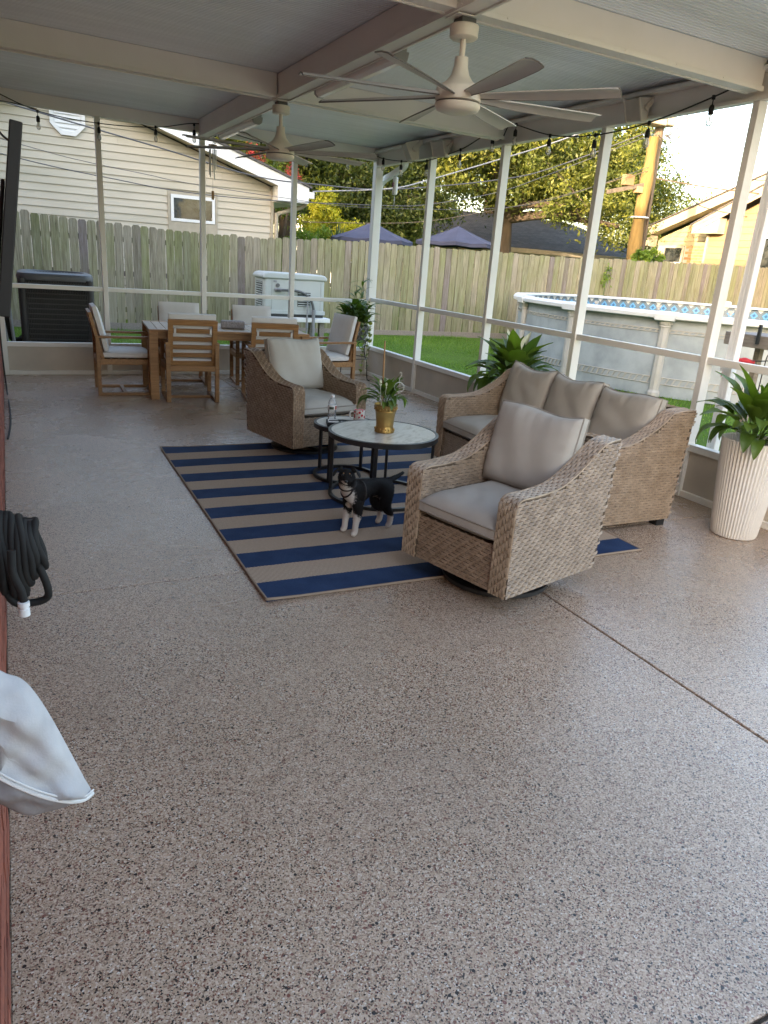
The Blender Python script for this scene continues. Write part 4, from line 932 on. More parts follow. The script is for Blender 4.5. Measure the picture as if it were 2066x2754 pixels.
# ------------------------------------------------------------------ trees and bushes beyond the fence
def leaf_cloud(name, mat, parent, pts, size, seed, flat=0.0, shade=None):
    """one small bent leaf pair for each point"""
    r_ = np.random.RandomState(seed); n = len(pts); pts = np.asarray(pts, dtype=np.float64)
    a = r_.normal(size=(n, 3)) + np.array([0.0, 0.0, -0.5]); a[:, 2] *= (1 - flat); a /= np.linalg.norm(a, axis=1)[:, None]
    b = r_.normal(size=(n, 3)); b -= a * np.sum(a * b, 1)[:, None]; b /= np.linalg.norm(b, axis=1)[:, None]
    s = size * r_.uniform(0.6, 1.4, n)[:, None]
    q = np.empty((n, 4, 3)); nrm = np.cross(a, b)
    q[:, 0] = pts - a * s; q[:, 1] = pts + b * s * 0.42 + nrm * s * 0.18; q[:, 2] = pts + a * s; q[:, 3] = pts - b * s * 0.42 + nrm * s * 0.18
    me = bpy.data.meshes.new(name)
    me.vertices.add(4 * n); me.vertices.foreach_set('co', q.reshape(-1))
    me.loops.add(4 * n); me.loops.foreach_set('vertex_index', np.arange(4 * n, dtype=np.int32))
    me.polygons.add(n); me.polygons.foreach_set('loop_start', np.arange(0, 4 * n, 4, dtype=np.int32)); me.polygons.foreach_set('loop_total', np.full(n, 4, dtype=np.int32))
    me.update(calc_edges=True)
    at = me.attributes.new('rnd', 'FLOAT', 'POINT')
    v = r_.beta(2, 2, n) if shade is None else np.clip(shade + r_.normal(0, 0.11, n), 0, 1)
    at.data.foreach_set('value', np.repeat(v, 4).astype(np.float32))
    me.materials.append(MATS[mat])
    o = bpy.data.objects.new(name, me); C.objects.link(o); o.parent = parent
    return o
def clumps(centre, radii, n, seed, hollow=0.55):
    r_ = np.random.RandomState(seed); d = r_.normal(size=(n, 3)); d /= np.linalg.norm(d, axis=1)[:, None]
    rad = (hollow + (1 - hollow) * r_.uniform(size=n) ** 0.6)[:, None]
    return np.array(centre) + d * rad * np.array(radii)
def tree(label, base, lobes, nclump, per, lsize, mat, seed, trunk_r=0.25, group='trees beyond the fence', name='leafy_tree', sigma=0.32, trunk_top=None, skip=None):
    t = thing(name, label, 'tree', (base[0], base[1], 0), 0, group)
    r_ = np.random.RandomState(seed); bx, by = base
    pts = []; sh = []; cl = []
    tot = sum(l[1][0] * l[1][1] * l[1][2] for l in lobes) ** 1.0
    for li, (c, rad) in enumerate(lobes):
        k = max(6, int(nclump * (rad[0] * rad[1] * rad[2]) / tot))
        for ce in clumps((c[0] - bx, c[1] - by, c[2]), rad, k, seed * 31 + li):
            cl.append(ce); m_ = int(per * r_.uniform(0.5, 1.3)); sg = sigma * r_.uniform(0.6, 1.3)
            p_ = ce + r_.normal(size=(m_, 3)) * np.array([sg, sg, sg * 0.7]); pts.append(p_); sh.append(np.full(m_, r_.uniform(0.15, 0.8)))
    pts = np.concatenate(pts); sh = np.concatenate(sh)
    keep = pts[:, 2] > 0.3; pts = pts[keep]; sh = sh[keep]
    leaf_cloud('crown', mat, t, pts, lsize, seed, shade=sh)
    tz = trunk_top or max(1.5, min(l[0][2] for l in lobes) + 0.3)
    m_ = MB().tube(catmull([(0, 0, -0.1), (0.08, 0.05, tz * 0.5), (0, 0, tz)], 4), [trunk_r * (1.25 - 0.5 * i / 8) for i in range(9)], 9)
    r2 = random.Random(seed)
    for (c, rad) in lobes:
        e = Vector((c[0] - bx, c[1] - by, c[2])); s0 = Vector((0, 0, tz * 0.92)); mid = (s0 + e) / 2 + Vector((r2.uniform(-.4, .4), r2.uniform(-.4, .4), r2.uniform(0, .5)))
        m_.tube(catmull([s0, mid, e], 4), [trunk_r * (0.5 - 0.04 * i) for i in range(9)], 7)
        for q in range(6):
            cc = Vector(cl[r2.randrange(len(cl))])
            if (cc - e).length < 1.6 * max(rad): m_.tube(catmull([mid, (mid + cc) / 2 + Vector((0, 0, 0.3)), cc], 3), [trunk_r * (0.22 - 0.028 * i) for i in range(7)], 5)
    m_.build('trunk', 'bark', t, smooth=True)
    return t
tree('wide sunlit oak spreading between the middle patio posts', (16.8, 24.5), [((15.2, 23.5, 5.3), (2.3, 1.8, 1.6)), ((18.3, 24, 5.8), (2.6, 2.0, 1.9)), ((20.4, 23.5, 5.0), (2.0, 1.6, 1.6)), ((17.0, 25, 7.6), (3.8, 2.4, 1.8)), ((13.6, 23.5, 4.4), (1.2, 1.2, 1.2)), ((14.0, 24, 6.2), (1.9, 1.6, 1.4)), ((17.8, 22.2, 3.9), (0.9, 0.8, 1.0)), ((20.2, 22.0, 3.4), (1.15, 0.8, 0.95)), ((19.0, 22.2, 3.8), (0.9, 0.7, 0.8))], 620, 135, 0.075, 'leaf_oak', 11, 0.42, sigma=0.30)
tree('oak behind the utility pole with open twiggy branches', (24.0, 25.0), [((23.0, 25, 5.4), (1.7, 1.5, 1.5)), ((24.6, 25, 4.4), (1.5, 1.4, 1.3)), ((22.0, 25, 6.6), (2.0, 1.6, 1.2)), ((25.3, 25.3, 3.5), (1.1, 1.0, 0.8)), ((23.2, 24.5, 3.4), (1.3, 1.0, 0.9))], 230, 120, 0.072, 'leaf_oak', 12, 0.3)
tree('small tree top peeking over the sunlit house roof', (29.5, 26.5), [((29.5, 26.5, 4.6), (1.0, 1.0, 0.9)), ((30.6, 26.5, 4.9), (0.9, 0.9, 0.8)), ((28.8, 26.5, 4.0), (0.7, 0.8, 0.6))], 50, 100, 0.075, 'leaf_bush', 13, 0.15)
tree('dark dense tree behind the far corner post', (10.6, 23.5), [((9.7, 23.0, 4.2), (1.7, 1.5, 1.5)), ((11.6, 23.0, 3.4), (1.7, 1.4, 1.2)), ((11.3, 24, 5.4), (2.2, 1.6, 1.4)), ((13.0, 24, 3.2), (1.2, 1.0, 1.0)), ((9.2, 23.6, 6.0), (1.8, 1.5, 1.2)), ((10.6, 22.6, 2.6), (1.6, 1.0, 0.9))], 380, 130, 0.07, 'leaf_dark', 14, 0.3)
tree('tree with sunlit yellow green crown right of the siding house', (7.6, 22.5), [((7.2, 22.2, 4.3), (1.4, 1.2, 1.1)), ((8.4, 22.5, 3.6), (1.0, 1.0, 1.0)), ((6.0, 23.0, 4.9), (1.5, 1.2, 0.9)), ((7.9, 22.6, 5.5), (1.4, 1.2, 1.0))], 230, 130, 0.07, 'leaf_oak', 15, 0.22)
tree('dark evergreen rising behind the siding house roof', (4.8, 27.5), [((4.2, 27.5, 5.6), (2.0, 1.5, 1.5)), ((6.6, 27.5, 5.0), (1.9, 1.5, 1.6)), ((2.2, 28, 6.0), (1.7, 1.4, 1.2)), ((8.0, 27.5, 6.4), (2.0, 1.4, 1.4))], 270, 120, 0.085, 'leaf_dark', 16, 0.3)
tree('shadowy tree filling the gap low behind the oak', (14.4, 30.0), [((13.0, 30, 4.2), (2.4, 1.5, 1.9)), ((10.5, 30, 4.6), (2.4, 1.5, 1.9)), ((13.0, 30.5, 7.4), (3.2, 1.8, 1.8)), ((9.0, 30.5, 7.2), (3.0, 1.8, 1.6))], 300, 125, 0.10, 'leaf_dark', 17, 0.35, sigma=0.42)
tree('tall oak filling the back behind the wide sunlit oak', (20.5, 31.0), [((18.5, 31, 7.0), (2.9, 1.8, 1.9)), ((22.0, 31, 7.2), (2.9, 1.8, 2.0)), ((20.5, 31.5, 9.6), (3.6, 2, 1.7)), ((24.8, 31, 5.6), (2.0, 1.6, 1.7))], 300, 125, 0.10, 'leaf_oak', 18, 0.4, sigma=0.42)
# crape myrtle with red flowers
cm = thing('flowering_tree', 'small tree with red flower spikes over the siding house roof', 'tree', (7.0, 21.0, 0), 0, 'trees beyond the fence')
r_ = np.random.RandomState(5)
leaf_cloud('crown', 'leaf_bush', cm, np.concatenate([np.array(c) + r_.normal(size=(700, 3)) * 0.2 for c in ((-0.6, 0, 3.25), (0.2, 0.1, 3.1), (-0.2, 0, 3.5))]), 0.05, 6)
for i, c in enumerate(((-0.95, -0.3, 4.05), (-0.72, -0.3, 3.95), (0.1, -0.3, 3.62), (0.3, -0.3, 3.55))):
    leaf_cloud('flower', 'leaf_red', cm, np.array(c) + r_.normal(size=(220, 3)) * np.array([0.07, 0.07, 0.13]), 0.03, 20 + i)
MB().tube([(0, 0, 0), (0, 0, 1.6), (-0.3, 0, 3.2), (-0.9, -0.3, 3.95)], [0.06, 0.05, 0.03, 0.008], 6).tube([(0, 0, 1.6), (0.2, -0.1, 3.0), (0.25, -0.3, 3.5)], [0.05, 0.03, 0.008], 6).build('trunk', 'bark', cm)
# bushes
def bush(label, base, lobes, n, ls, mat, seed):
    t = thing('shrub', label, 'shrub', (base[0], base[1], 0), 0, 'shrubs beyond the fence')
    pts = []; r_ = np.random.RandomState(seed)
    sh = []
    for (c, rad) in lobes:
        for k in range(26):
            d = r_.normal(size=3); d /= np.linalg.norm(d); d[2] = abs(d[2])
            m_ = n // 26; pts.append(np.array(c) + d * np.array(rad) * r_.uniform(0.6, 1) + r_.normal(size=(m_, 3)) * min(rad) * 0.15); sh.append(np.full(m_, r_.uniform(0.2, 0.8)))
    leaf_cloud('foliage', mat, t, np.concatenate(pts), ls, seed, shade=np.concatenate(sh))
    MB().tube([(0, 0, -0.05), (0, 0, lobes[0][0][2])], 0.05, 6).build('stem', 'bark', t)
bush('golden yellow conifer shrub, tallest behind the fence', (7.75, 19.6), [((0, 0, 1.9), (0.55, 0.5, 1.45)), ((-0.25, 0, 1.5), (0.6, 0.5, 1.2))], 4200, 0.045, 'leaf_yellow', 41)
bush('rounded golden shrub right of the yucca', (8.3, 19.0), [((0, 0, 1.5), (0.5, 0.5, 1.05))], 3600, 0.04, 'leaf_yellow', 42)
bush('rounded green shrub at the siding house corner', (6.75, 18.6), [((0, 0, 1.2), (0.75, 0.6, 1.25)), ((0.5, 0, 1.3), (0.5, 0.5, 1.0))], 4600, 0.04, 'leaf_bush', 43)
bush('low fern like shrub at the foot of the utility pole', (16.3, 16.4), [((0, 0, 2.0), (0.62, 0.3, 0.45))], 2600, 0.05, 'leaf_bush', 44)
yu = thing('yucca', 'spiky yucca between the golden shrubs', 'plant', (7.75, 18.7, 0))
ym_ = MB().add([(-0.025, 0, 0), (0.025, 0, 0), (0.02, 0.02, 0.3), (-0.02, 0.02, 0.3), (0, 0.09, 0.62)], [(0, 1, 2, 3), (3, 2, 4)]).mesh('leaf', 'yucca')
for i in range(34): inst('leaf', ym_, yu, (0, 0, 1.85), (rng.uniform(-1.1, 0.1), 0, rng.uniform(0, 2 * PI)), (1, 1, rng.uniform(0.8, 1.15)))
MB().tube([(0, 0, 0), (0, 0, 1.9)], 0.06, 7).build('stem', 'bark', yu)
vv_ = thing('fence_vine', 'small green vine sprig climbing the fence behind the pool', 'plant', (13.55, 14.96, 1.38))
r_ = np.random.RandomState(9)
leaf_cloud('foliage', 'leaf_bush', vv_, np.concatenate([np.array((0.05, -0.03, 0.35)) + r_.normal(size=(80, 3)) * np.array([0.08, 0.02, 0.12]), np.array((-0.03, -0.03, 0.12)) + r_.normal(size=(50, 3)) * np.array([0.05, 0.02, 0.08])]), 0.035, 9)
MB().tube([(0, 0, -0.9), (0.02, -0.02, -0.2), (0.0, -0.03, 0.45)], 0.008, 5).build('stem', 'stem_green', vv_)
# lawn blades near the screens: real blades, one object
r_ = np.random.RandomState(3); n = 52000
gx = np.concatenate([r_.uniform(4.85, 9.5, 26000), r_.uniform(-1, 9.5, 26000)]); gy = np.concatenate([r_.uniform(4.0, 14.9, 26000), r_.uniform(10.1, 14.9, 26000)])
q = np.empty((n, 3, 3)); h = r_.uniform(0.03, 0.065, n); an = r_.uniform(0, 2 * PI, n)
zz = np.array([gz(a, b) for a, b in zip(gx, gy)]); h *= 0.7 + 0.5 * np.sin(gx * 1.7 + np.sin(gy * 1.1) * 2) * np.cos(gy * 1.3)
q[:, 0] = np.stack([gx - 0.006 * np.cos(an), gy - 0.006 * np.sin(an), zz - 0.005], 1); q[:, 1] = np.stack([gx + 0.006 * np.cos(an), gy + 0.006 * np.sin(an), zz - 0.005], 1)
q[:, 2] = np.stack([gx + r_.normal(0, 0.02, n), gy + r_.normal(0, 0.02, n), zz + h], 1)
me = bpy.data.meshes.new('lawn_grass'); me.vertices.add(3 * n); me.vertices.foreach_set('co', q.reshape(-1)); me.loops.add(3 * n); me.loops.foreach_set('vertex_index', np.arange(3 * n, dtype=np.int32))
me.polygons.add(n); me.polygons.foreach_set('loop_start', np.arange(0, 3 * n, 3, dtype=np.int32)); me.polygons.foreach_set('loop_total', np.full(n, 3, dtype=np.int32)); me.update(calc_edges=True)
me.attributes.new('rnd', 'FLOAT', 'POINT').data.foreach_set('value', np.repeat(np.clip(r_.uniform(0, 1, n) * 0.7 + 0.3 * (0.5 + 0.5 * np.sin(gx * 2.1 + gy) * np.cos(gy * 1.7 - gx)), 0, 1), 3).astype(np.float32)); me.materials.append(MATS['grass_blade'])
lg = bpy.data.objects.new('lawn_grass', me); C.objects.link(lg); lg['kind'] = 'stuff'; tag(lg, 'short green lawn between the patio, the pool and the fence', 'grass')

# ------------------------------------------------------------------ rug
rug = thing('area_rug', 'navy and tan striped outdoor rug under the seating group', 'rug', (1.0, 3.09, 0.0), R(-0.6))
RW, RL = 2.42, 3.0
def rugz(x, y): return 0.0105 + 0.0012 * math.sin(x * 5 + y * 2.2) * math.sin(y * 3.1) + 0.006 * math.exp(-(x * x + y * y) / 0.01) + 0.007 * math.exp(-((x) ** 2 + (y - RL) ** 2) / 0.012)
rg_ = MB(); nx_, ny_ = 34, 42
rg_.grid(lambda u, v: (u * RW + 0.002 * math.sin(v * 21), v * RL + 0.002 * math.sin(u * 17), rugz(u * RW, v * RL)), nx_, ny_)
ed_ = [i for i in range(nx_)] + [j * nx_ + nx_ - 1 for j in range(1, ny_)] + [(ny_ - 1) * nx_ + i for i in range(nx_ - 2, -1, -1)] + [j * nx_ for j in range(ny_ - 2, 0, -1)]
b0 = len(rg_.v); rg_.v += [(rg_.v[i][0], rg_.v[i][1], 0.001) for i in ed_]
for i in range(len(ed_)): rg_.f.append((ed_[i], ed_[(i + 1) % len(ed_)], b0 + (i + 1) % len(ed_), b0 + i))
rg_.build('pile', 'rug_stripes', rug, smooth=True)
for s, e in (((0, 0), (RW, 0)), ((RW, 0), (RW, RL)), ((RW, RL), (0, RL)), ((0, RL), (0, 0))):
    MB().tube([(s[0] + (e[0] - s[0]) * i / 24, s[1] + (e[1] - s[1]) * i / 24, rugz(s[0] + (e[0] - s[0]) * i / 24, s[1] + (e[1] - s[1]) * i / 24) - 0.002) for i in range(25)], 0.0075, 6).build('binding', 'rug_binding', rug, smooth=True)

# ------------------------------------------------------------------ wicker furniture
def weave(mb, P, inside, umax, vmax, pu=0.054, pv=0.0186, u0=0.0, v0=0.0, seed=0):
    """bundles of three strands over and under; P(u, v, h) gives the surface point lifted by h"""
    r_ = random.Random(seed); nv_ = int(round((vmax - v0) / pv)); j = 0
    for j in range(nv_):
        v = v0 + (j + 0.5) * pv; nu_ = int((umax - u0) / pu) + 2
        for i in range(-2, nu_):
            uc = u0 + (i + (j * 0.385) % 1.0) * pu + r_.uniform(-.0015, .0015)
            ua, ub = max(uc - pu * 0.56, u0), min(uc + pu * 0.56, umax)
            if ub - ua > pu * 0.25 and inside((ua + ub) / 2, v):
                for s in (-1, 0, 1):
                    vc = v + s * pv * 0.30 + r_.uniform(-.0006, .0006); hw_ = pv * 0.135; b = len(mb.v); ns = 4
                    for k in range(ns + 1):
                        u = ua + (ub - ua) * k / ns; t = (u - (uc - pu * 0.56)) / (pu * 1.12)
                        h = 0.0056 * max(0, math.sin(PI * t)) ** 0.7 - 0.0006 - 0.0007 * abs(s)
                        mb.v += [tuple(P(u, vc - hw_, h - 0.0012)), tuple(P(u, vc, h + 0.0014)), tuple(P(u, vc + hw_, h - 0.0012))]
                    for k in range(ns):
                        c = b + 3 * k; mb.f += [(c, c + 1, c + 4, c + 3), (c + 1, c + 2, c + 5, c + 4)]
            um = uc + pu * 0.5
            if u0 + 0.006 < um < umax - 0.006 and inside(um, v):
                for s in (-1, 1):
                    uu = um + s * 0.0029; b = len(mb.v)
                    for k, (dv, h) in enumerate(((-0.62, 0.0), (-0.3, 0.0044), (0.3, 0.0044), (0.62, 0.0))):
                        mb.v += [tuple(P(uu - 0.0024, v + dv * pv, h - 0.001)), tuple(P(uu + 0.0024, v + dv * pv, h - 0.001))]
                    for k in range(3): c = b + 2 * k; mb.f.append((c, c + 1, c + 3, c + 2))
def plane(O, U, V, N):
    O, U, V, N = Vector(O), Vector(U), Vector(V), Vector(N)
    return lambda u, v, h: O + U * u + V * v + N * h
def cushion(w, d, h, seed, crown=0.03, nu=26, nv=22, wr=0.004, edge=0.35):
    """box cushion lying in x-y, top crowned, wrinkles; returns MB centred on x-y, z from 0"""
    r_ = random.Random(seed); ph = [(r_.uniform(4, 16), r_.uniform(4, 16), r_.uniform(0, 6)) for _ in range(7)]
    def sh(u, v, top):
        x = (u * 2 - 1); y = (v * 2 - 1)
        k = (1 - abs(x) ** 5) * (1 - abs(y) ** 5)
        n_ = sum(math.sin(a * x + b * y + c) for a, b, c in ph) / 7
        inset = 0.0 
        X = x * w / 2; Y = y * d / 2
        z = h / 2 + (1 if top else -1) * (h / 2 * (edge + (1 - edge) * k ** 0.35) + (crown * k if top else 0)) + (wr * n_ * 2 * k if top else 0)
        return (X, Y, z)
    m_ = MB(); m_.grid(lambda u, v: sh(u, v, True), nu, nv); b = nu * nv; m_.grid(lambda u, v: sh(u, v, False), nu, nv)
    ring = [i for i in range(nu)] + [j * nu + nu - 1 for j in range(1, nv)] + [(nv - 1) * nu + i for i in range(nu - 2, -1, -1)] + [j * nu for j in range(nv - 2, 0, -1)]
    for i in range(len(ring)): a, c = ring[i], ring[(i + 1) % len(ring)]; m_.f.append((a, c, c + b, a + b))
    top = [m_.v[i] for i in ring]; bot = [m_.v[i + b] for i in ring]
    return m_, top, bot
def pillow(w, hgt, t, seed, n=30):
    """knife-edge back cushion: x width, z height, y thickness; welted boxing, puffy face, slumped top"""
    r_ = random.Random(seed); ph = [(r_.uniform(2, 9), r_.uniform(2, 9), r_.uniform(0, 6)) for _ in range(6)]
    rad = [(r_.uniform(-0.9, 0.9), r_.uniform(0.5, 1.0)) for _ in range(6)]
    def pt(u, v, f):
        x = u * 2 - 1; z = v * 2 - 1
        ex = 1 - 0.035 * (1 - abs(z) ** 2) * 0 ; k = max(0, (1 - abs(x) ** 4) * (1 - abs(z) ** 4))
        wob = sum(math.sin(a * x + b * z + c) for a, b, c in ph) / 6
        fold = sum(am * math.exp(-((x - xc - 0.25 * (1 - z) * (xc)) / 0.09) ** 2) * max(0, z) ** 2 for xc, am in rad)
        crease = 0.0045 * math.sin(23 * x + seed * 1.7 + 3 * z) * math.exp(-(1 - z) / 0.22) + 0.003 * math.sin(19 * z + seed) * math.exp(-(1 - abs(x)) / 0.16)
        sag = -0.02 * (1 - x * x) * max(0, z) + 0.012 * math.sin(3.1 * x + seed) * max(0, z)
        corner = 1 - 0.03 * (x * x * z * z)
        bow = 1 - 0.045 * (1 - x * x) * 0.5
        return (x * w / 2 * (1 - 0.03 * (1 - z * z)) * corner, f * (t * 0.14 + t * 0.36 * k ** 0.45 + 0.007 * wob * k - 0.015 * fold * (1 - abs(x)) + crease * min(1, k * 6)), hgt / 2 + z * hgt / 2 * (1 - 0.02 * (1 - x * x)) * corner + sag)
    m_ = MB(); m_.grid(lambda u, v: pt(u, v, -1), n, n); b = n * n; m_.grid(lambda u, v: pt(u, v, 1), n, n)
    ring = [i for i in range(n)] + [j * n + n - 1 for j in range(1, n)] + [(n - 1) * n + i for i in range(n - 2, -1, -1)] + [j * n for j in range(n - 2, 0, -1)]
    for i in range(len(ring)): a, c = ring[i], ring[(i + 1) % len(ring)]; m_.f.append((a, c, c + b, a + b))
    return m_, [m_.v[i] for i in ring], [m_.v[i + b] for i in ring]
def put_cushion(kind, args, name, parent, loc, rot, mat='greige_fabric', pip='greige_piping', pr_=0.005):
    m_, top, bot = (pillow if kind == 'p' else cushion)(*args)
    o = m_.build(name, mat, parent, smooth=True, loc=loc, rot=rot)
    for rg in (top, bot): MB().tube(rg, pr_, 5, closed=True).build('piping', pip, o, smooth=True)
    return o
def wicker_seat(t, W, D=0.74, z0=0.11, za=0.60, zb=0.81, nseat=1, swivel=True, seed=1):
    AT = 0.105; f0, r0 = -D / 2, D / 2
    path = catmull([(0, f0, z0), (0, f0, za - 0.12), (0, f0 + 0.006, za - 0.035), (0, f0 + 0.04, za), (0, f0 + 0.16, za + 0.002), (0, f0 + 0.33, za + 0.018), (0, f0 + 0.47, za + 0.075), (0, f0 + 0.59, za + 0.15), (0, f0 + 0.68, zb - 0.012), (0, r0 + 0.06, zb)], 6)
    yz = [(q.y, q.z) for q in path]
    outline = yz + [(r0, z0)]
    def ztop(y):
        best = za
        for (a, za_), (b, zb_) in zip(yz[6:-1], yz[7:]):
            if a <= y <= b and b > a: best = za_ + (zb_ - za_) * (y - a) / (b - a)
        return best
    def ins(y, z, m_=0.004): return f0 + m_ < y < r0 + 0.06 * (z - z0) / (zb - z0) - 0.006 and z < ztop(y) - m_
    cum = [0]
    for a, b in zip(path[:-1], path[1:]): cum.append(cum[-1] + (b - a).length)
    def at(u):
        u = min(max(u, 0), cum[-1] - 1e-6)
        for i in range(len(cum) - 1):
            if u <= cum[i + 1]:
                q = (u - cum[i]) / (cum[i + 1] - cum[i]); d = (path[i + 1] - path[i]).normalized(); return path[i].lerp(path[i + 1], q), Vector((0, -d.z, d.y))
    for s in (-1, 1):
        x0 = s * W / 2; x1 = s * (W / 2 - AT)
        MB().prism(outline, 0, min(x0, x1), max(x0, x1)).build('arm', 'wicker_back', t)
        m_ = MB(); y_ext = D + 0.07
        weave(m_, plane((x0, f0, z0), (0, 1, 0), (0, 0, 1), (s, 0, 0)), lambda u, v: ins(u + f0, v + z0), y_ext, zb - z0, seed=seed + s)
        weave(m_, plane((x1, f0, z0), (0, 1, 0), (0, 0, 1), (-s, 0, 0)), lambda u, v: ins(u + f0, v + z0) and v + z0 > z0 + 0.20, y_ext, zb - z0, seed=seed + s + 3)
        weave(m_, lambda u, v, h: (lambda pn: Vector((min(x0, x1) + v, pn[0].y, pn[0].z)) + pn[1] * (h + 0.002))(at(u)), lambda u, v: True, cum[-1], AT, pu=0.050, pv=AT / 6, seed=seed + 7)
        # rolled border strands along both edges
        for xx in (x0, x1):
            for dv in (0, 0.006): m_.tube([Vector((xx - (s if xx == x0 else -s) * (0.002 + dv * 0.3), q.y, q.z)) + Vector((0, 0, 0.004 - dv)) for q in path[2:]], 0.0042, 5)
        m_.build('woven_arm', 'wicker', t, kind='stuff', fixn=False)
    wi = W - 2 * AT
    MB().box(-wi / 2 + 0.001, wi / 2 - 0.001, f0 + 0.012, f0 + 0.05, z0, z0 + 0.235).build('front_apron', 'wicker_back', t)
    m_ = MB(); weave(m_, plane((-wi / 2, f0 + 0.011, z0), (1, 0, 0), (0, 0, 1), (0, -1, 0)), lambda u, v: True, wi, 0.235, seed=seed + 11)
    m_.build('woven_apron', 'wicker', t, kind='stuff', fixn=False)
    bk = [(r0 - 0.065, z0), (r0 - 0.005, z0), (r0 + 0.052, zb - 0.004), (r0 - 0.01, zb - 0.004)]
    MB().prism(bk, 0, -wi / 2 + 0.001, wi / 2 - 0.001).build('backrest', 'wicker_back', t)
    lean = Vector((0, 0.06, zb - z0)).normalized()
    m_ = MB()
    weave(m_, plane((-wi / 2, r0 - 0.006, z0), (1, 0, 0), lean, (0, 1, -0.08)), lambda u, v: True, wi, zb - z0 - 0.01, seed=seed + 13)
    weave(m_, plane((-wi / 2, r0 - 0.066, z0), (1, 0, 0), lean, (0, -1, 0.08)), lambda u, v: v > 0.3, wi, zb - z0 - 0.01, seed=seed + 15)
    weave(m_, plane((-wi / 2, r0 - 0.012, zb - 0.003), (1, 0, 0), (0, 1, 0), (0, 0, 1)), lambda u, v: True, wi, 0.066, seed=seed + 17)
    m_.build('woven_back', 'wicker', t, kind='stuff', fixn=False)
    MB().box(-wi / 2 + 0.001, wi / 2 - 0.001, f0 + 0.051, r0 - 0.07, z0 + 0.005, z0 + 0.235).build('seat_deck', 'wicker_back', t)
    cw = wi / nseat
    for i in range(nseat):
        cx_ = -wi / 2 + cw * (i + 0.5)
        put_cushion('c', (cw - 0.004, D - 0.12, 0.125, seed * 5 + i, 0.028), 'seat_cushion', t, (cx_, -0.065, z0 + 0.236), (0, 0, 0))
        ang = R(-15)
        put_cushion('p', (cw * 1.04 if nseat == 1 else cw * 1.0, 0.455, 0.185, seed * 9 + i), 'back_cushion', t, (cx_, r0 - 0.235, z0 + 0.375), (ang, R(rng.uniform(-1.5, 1.5)), R(rng.uniform(-2, 2))))
    if swivel:
        MB().lathe([(0.29, 0.0), (0.29, 0.022), (0.26, 0.028), (0.225, 0.024), (0.225, 0.0), (0.29, 0.0)], 40).build('swivel_ring', 'black_metal', t, smooth=True, loc=(0, 0, 0.011))
        MB().lathe([(0.075, 0.0), (0.075, 0.08), (0.16, 0.085)], 20, (0, 0, 0.015)).bar((-0.26, 0, 0.028), (0.26, 0, 0.028), 0.04, 0.02).bar((0, -0.26, 0.028), (0, 0.26, 0.028), 0.04, 0.0202).build('swivel_post', 'black_metal', t)
    else:
        for sx in (-1, 1):
            for sy in (f0 + 0.05, r0 - 0.05): MB().box(sx * (W / 2 - 0.05) - 0.035, sx * (W / 2 - 0.05) + 0.035, sy - 0.035, sy + 0.035, 0.0, z0 - 0.001).build('foot', 'black_plastic', t)
    return t
wc = thing('wicker_chair', 'wicker swivel armchair nearest the camera beside the dog', 'armchair', (2.27, 3.00, 0), R(-75), 'wicker swivel armchairs')
wicker_seat(wc, 0.73, 0.74, seed=1)
wc2 = copy_tree(wc); wc2.location = (2.235, 5.92, 0); wc2.rotation_euler = (0, 0, R(13)); wc2['label'] = 'wicker swivel armchair beyond the round tables with its back to the dining set'
sf = thing('wicker_sofa', 'three seat wicker sofa with greige cushions along the screen wall', 'sofa', (3.58, 4.33, 0), R(-90))
wicker_seat(sf, 1.88, 0.80, z0=0.05, za=0.57, zb=0.80, nseat=3, swivel=False, seed=4)

# ------------------------------------------------------------------ nesting round tables
def round_table(label, loc, r, zt_, rz, ring_r):
    t = thing('round_table', label, 'table', loc, rz, 'round nesting tables')
    MB().lathe([(r - 0.022, zt_ - 0.004), (r - 0.02, zt_ + 0.004), (r, zt_ + 0.002), (r, zt_ - 0.032), (r - 0.02, zt_ - 0.034), (r - 0.022, zt_ - 0.004)], 64).build('rim', 'black_metal', t, smooth=True)
    MB().lathe([(0, zt_ - 0.015), (r - 0.021, zt_ - 0.015), (r - 0.0215, zt_ + 0.0015), (0, zt_ + 0.0015)], 64).build('tabletop', 'marble', t)
    n = 4
    for k in range(n):
        a = 2 * PI * k / n + 0.3
        for da in (-0.0,):
            MB().bar((ring_r * math.cos(a), ring_r * math.sin(a), 0.02), (ring_r * math.cos(a), ring_r * math.sin(a), zt_ - 0.033), 0.02, 0.02, (math.cos(a), math.sin(a), 0)).build('leg', 'black_metal', t)
    MB().lathe([(ring_r - 0.012, 0.0), (ring_r + 0.012, 0.0), (ring_r + 0.012, 0.022), (ring_r - 0.012, 0.022), (ring_r - 0.012, 0.0)], 64).build('floor_ring', 'black_metal', t, smooth=True)
    return t
round_table('larger round marble table holding the brass planter', (2.27, 4.47, 0.012), 0.385, 0.465, R(40), 0.355)
round_table('smaller round marble table holding the bottle and mug', (2.22, 4.98, 0.012), 0.255, 0.415, R(18), 0.235)
ZB, ZS = 0.479, 0.429

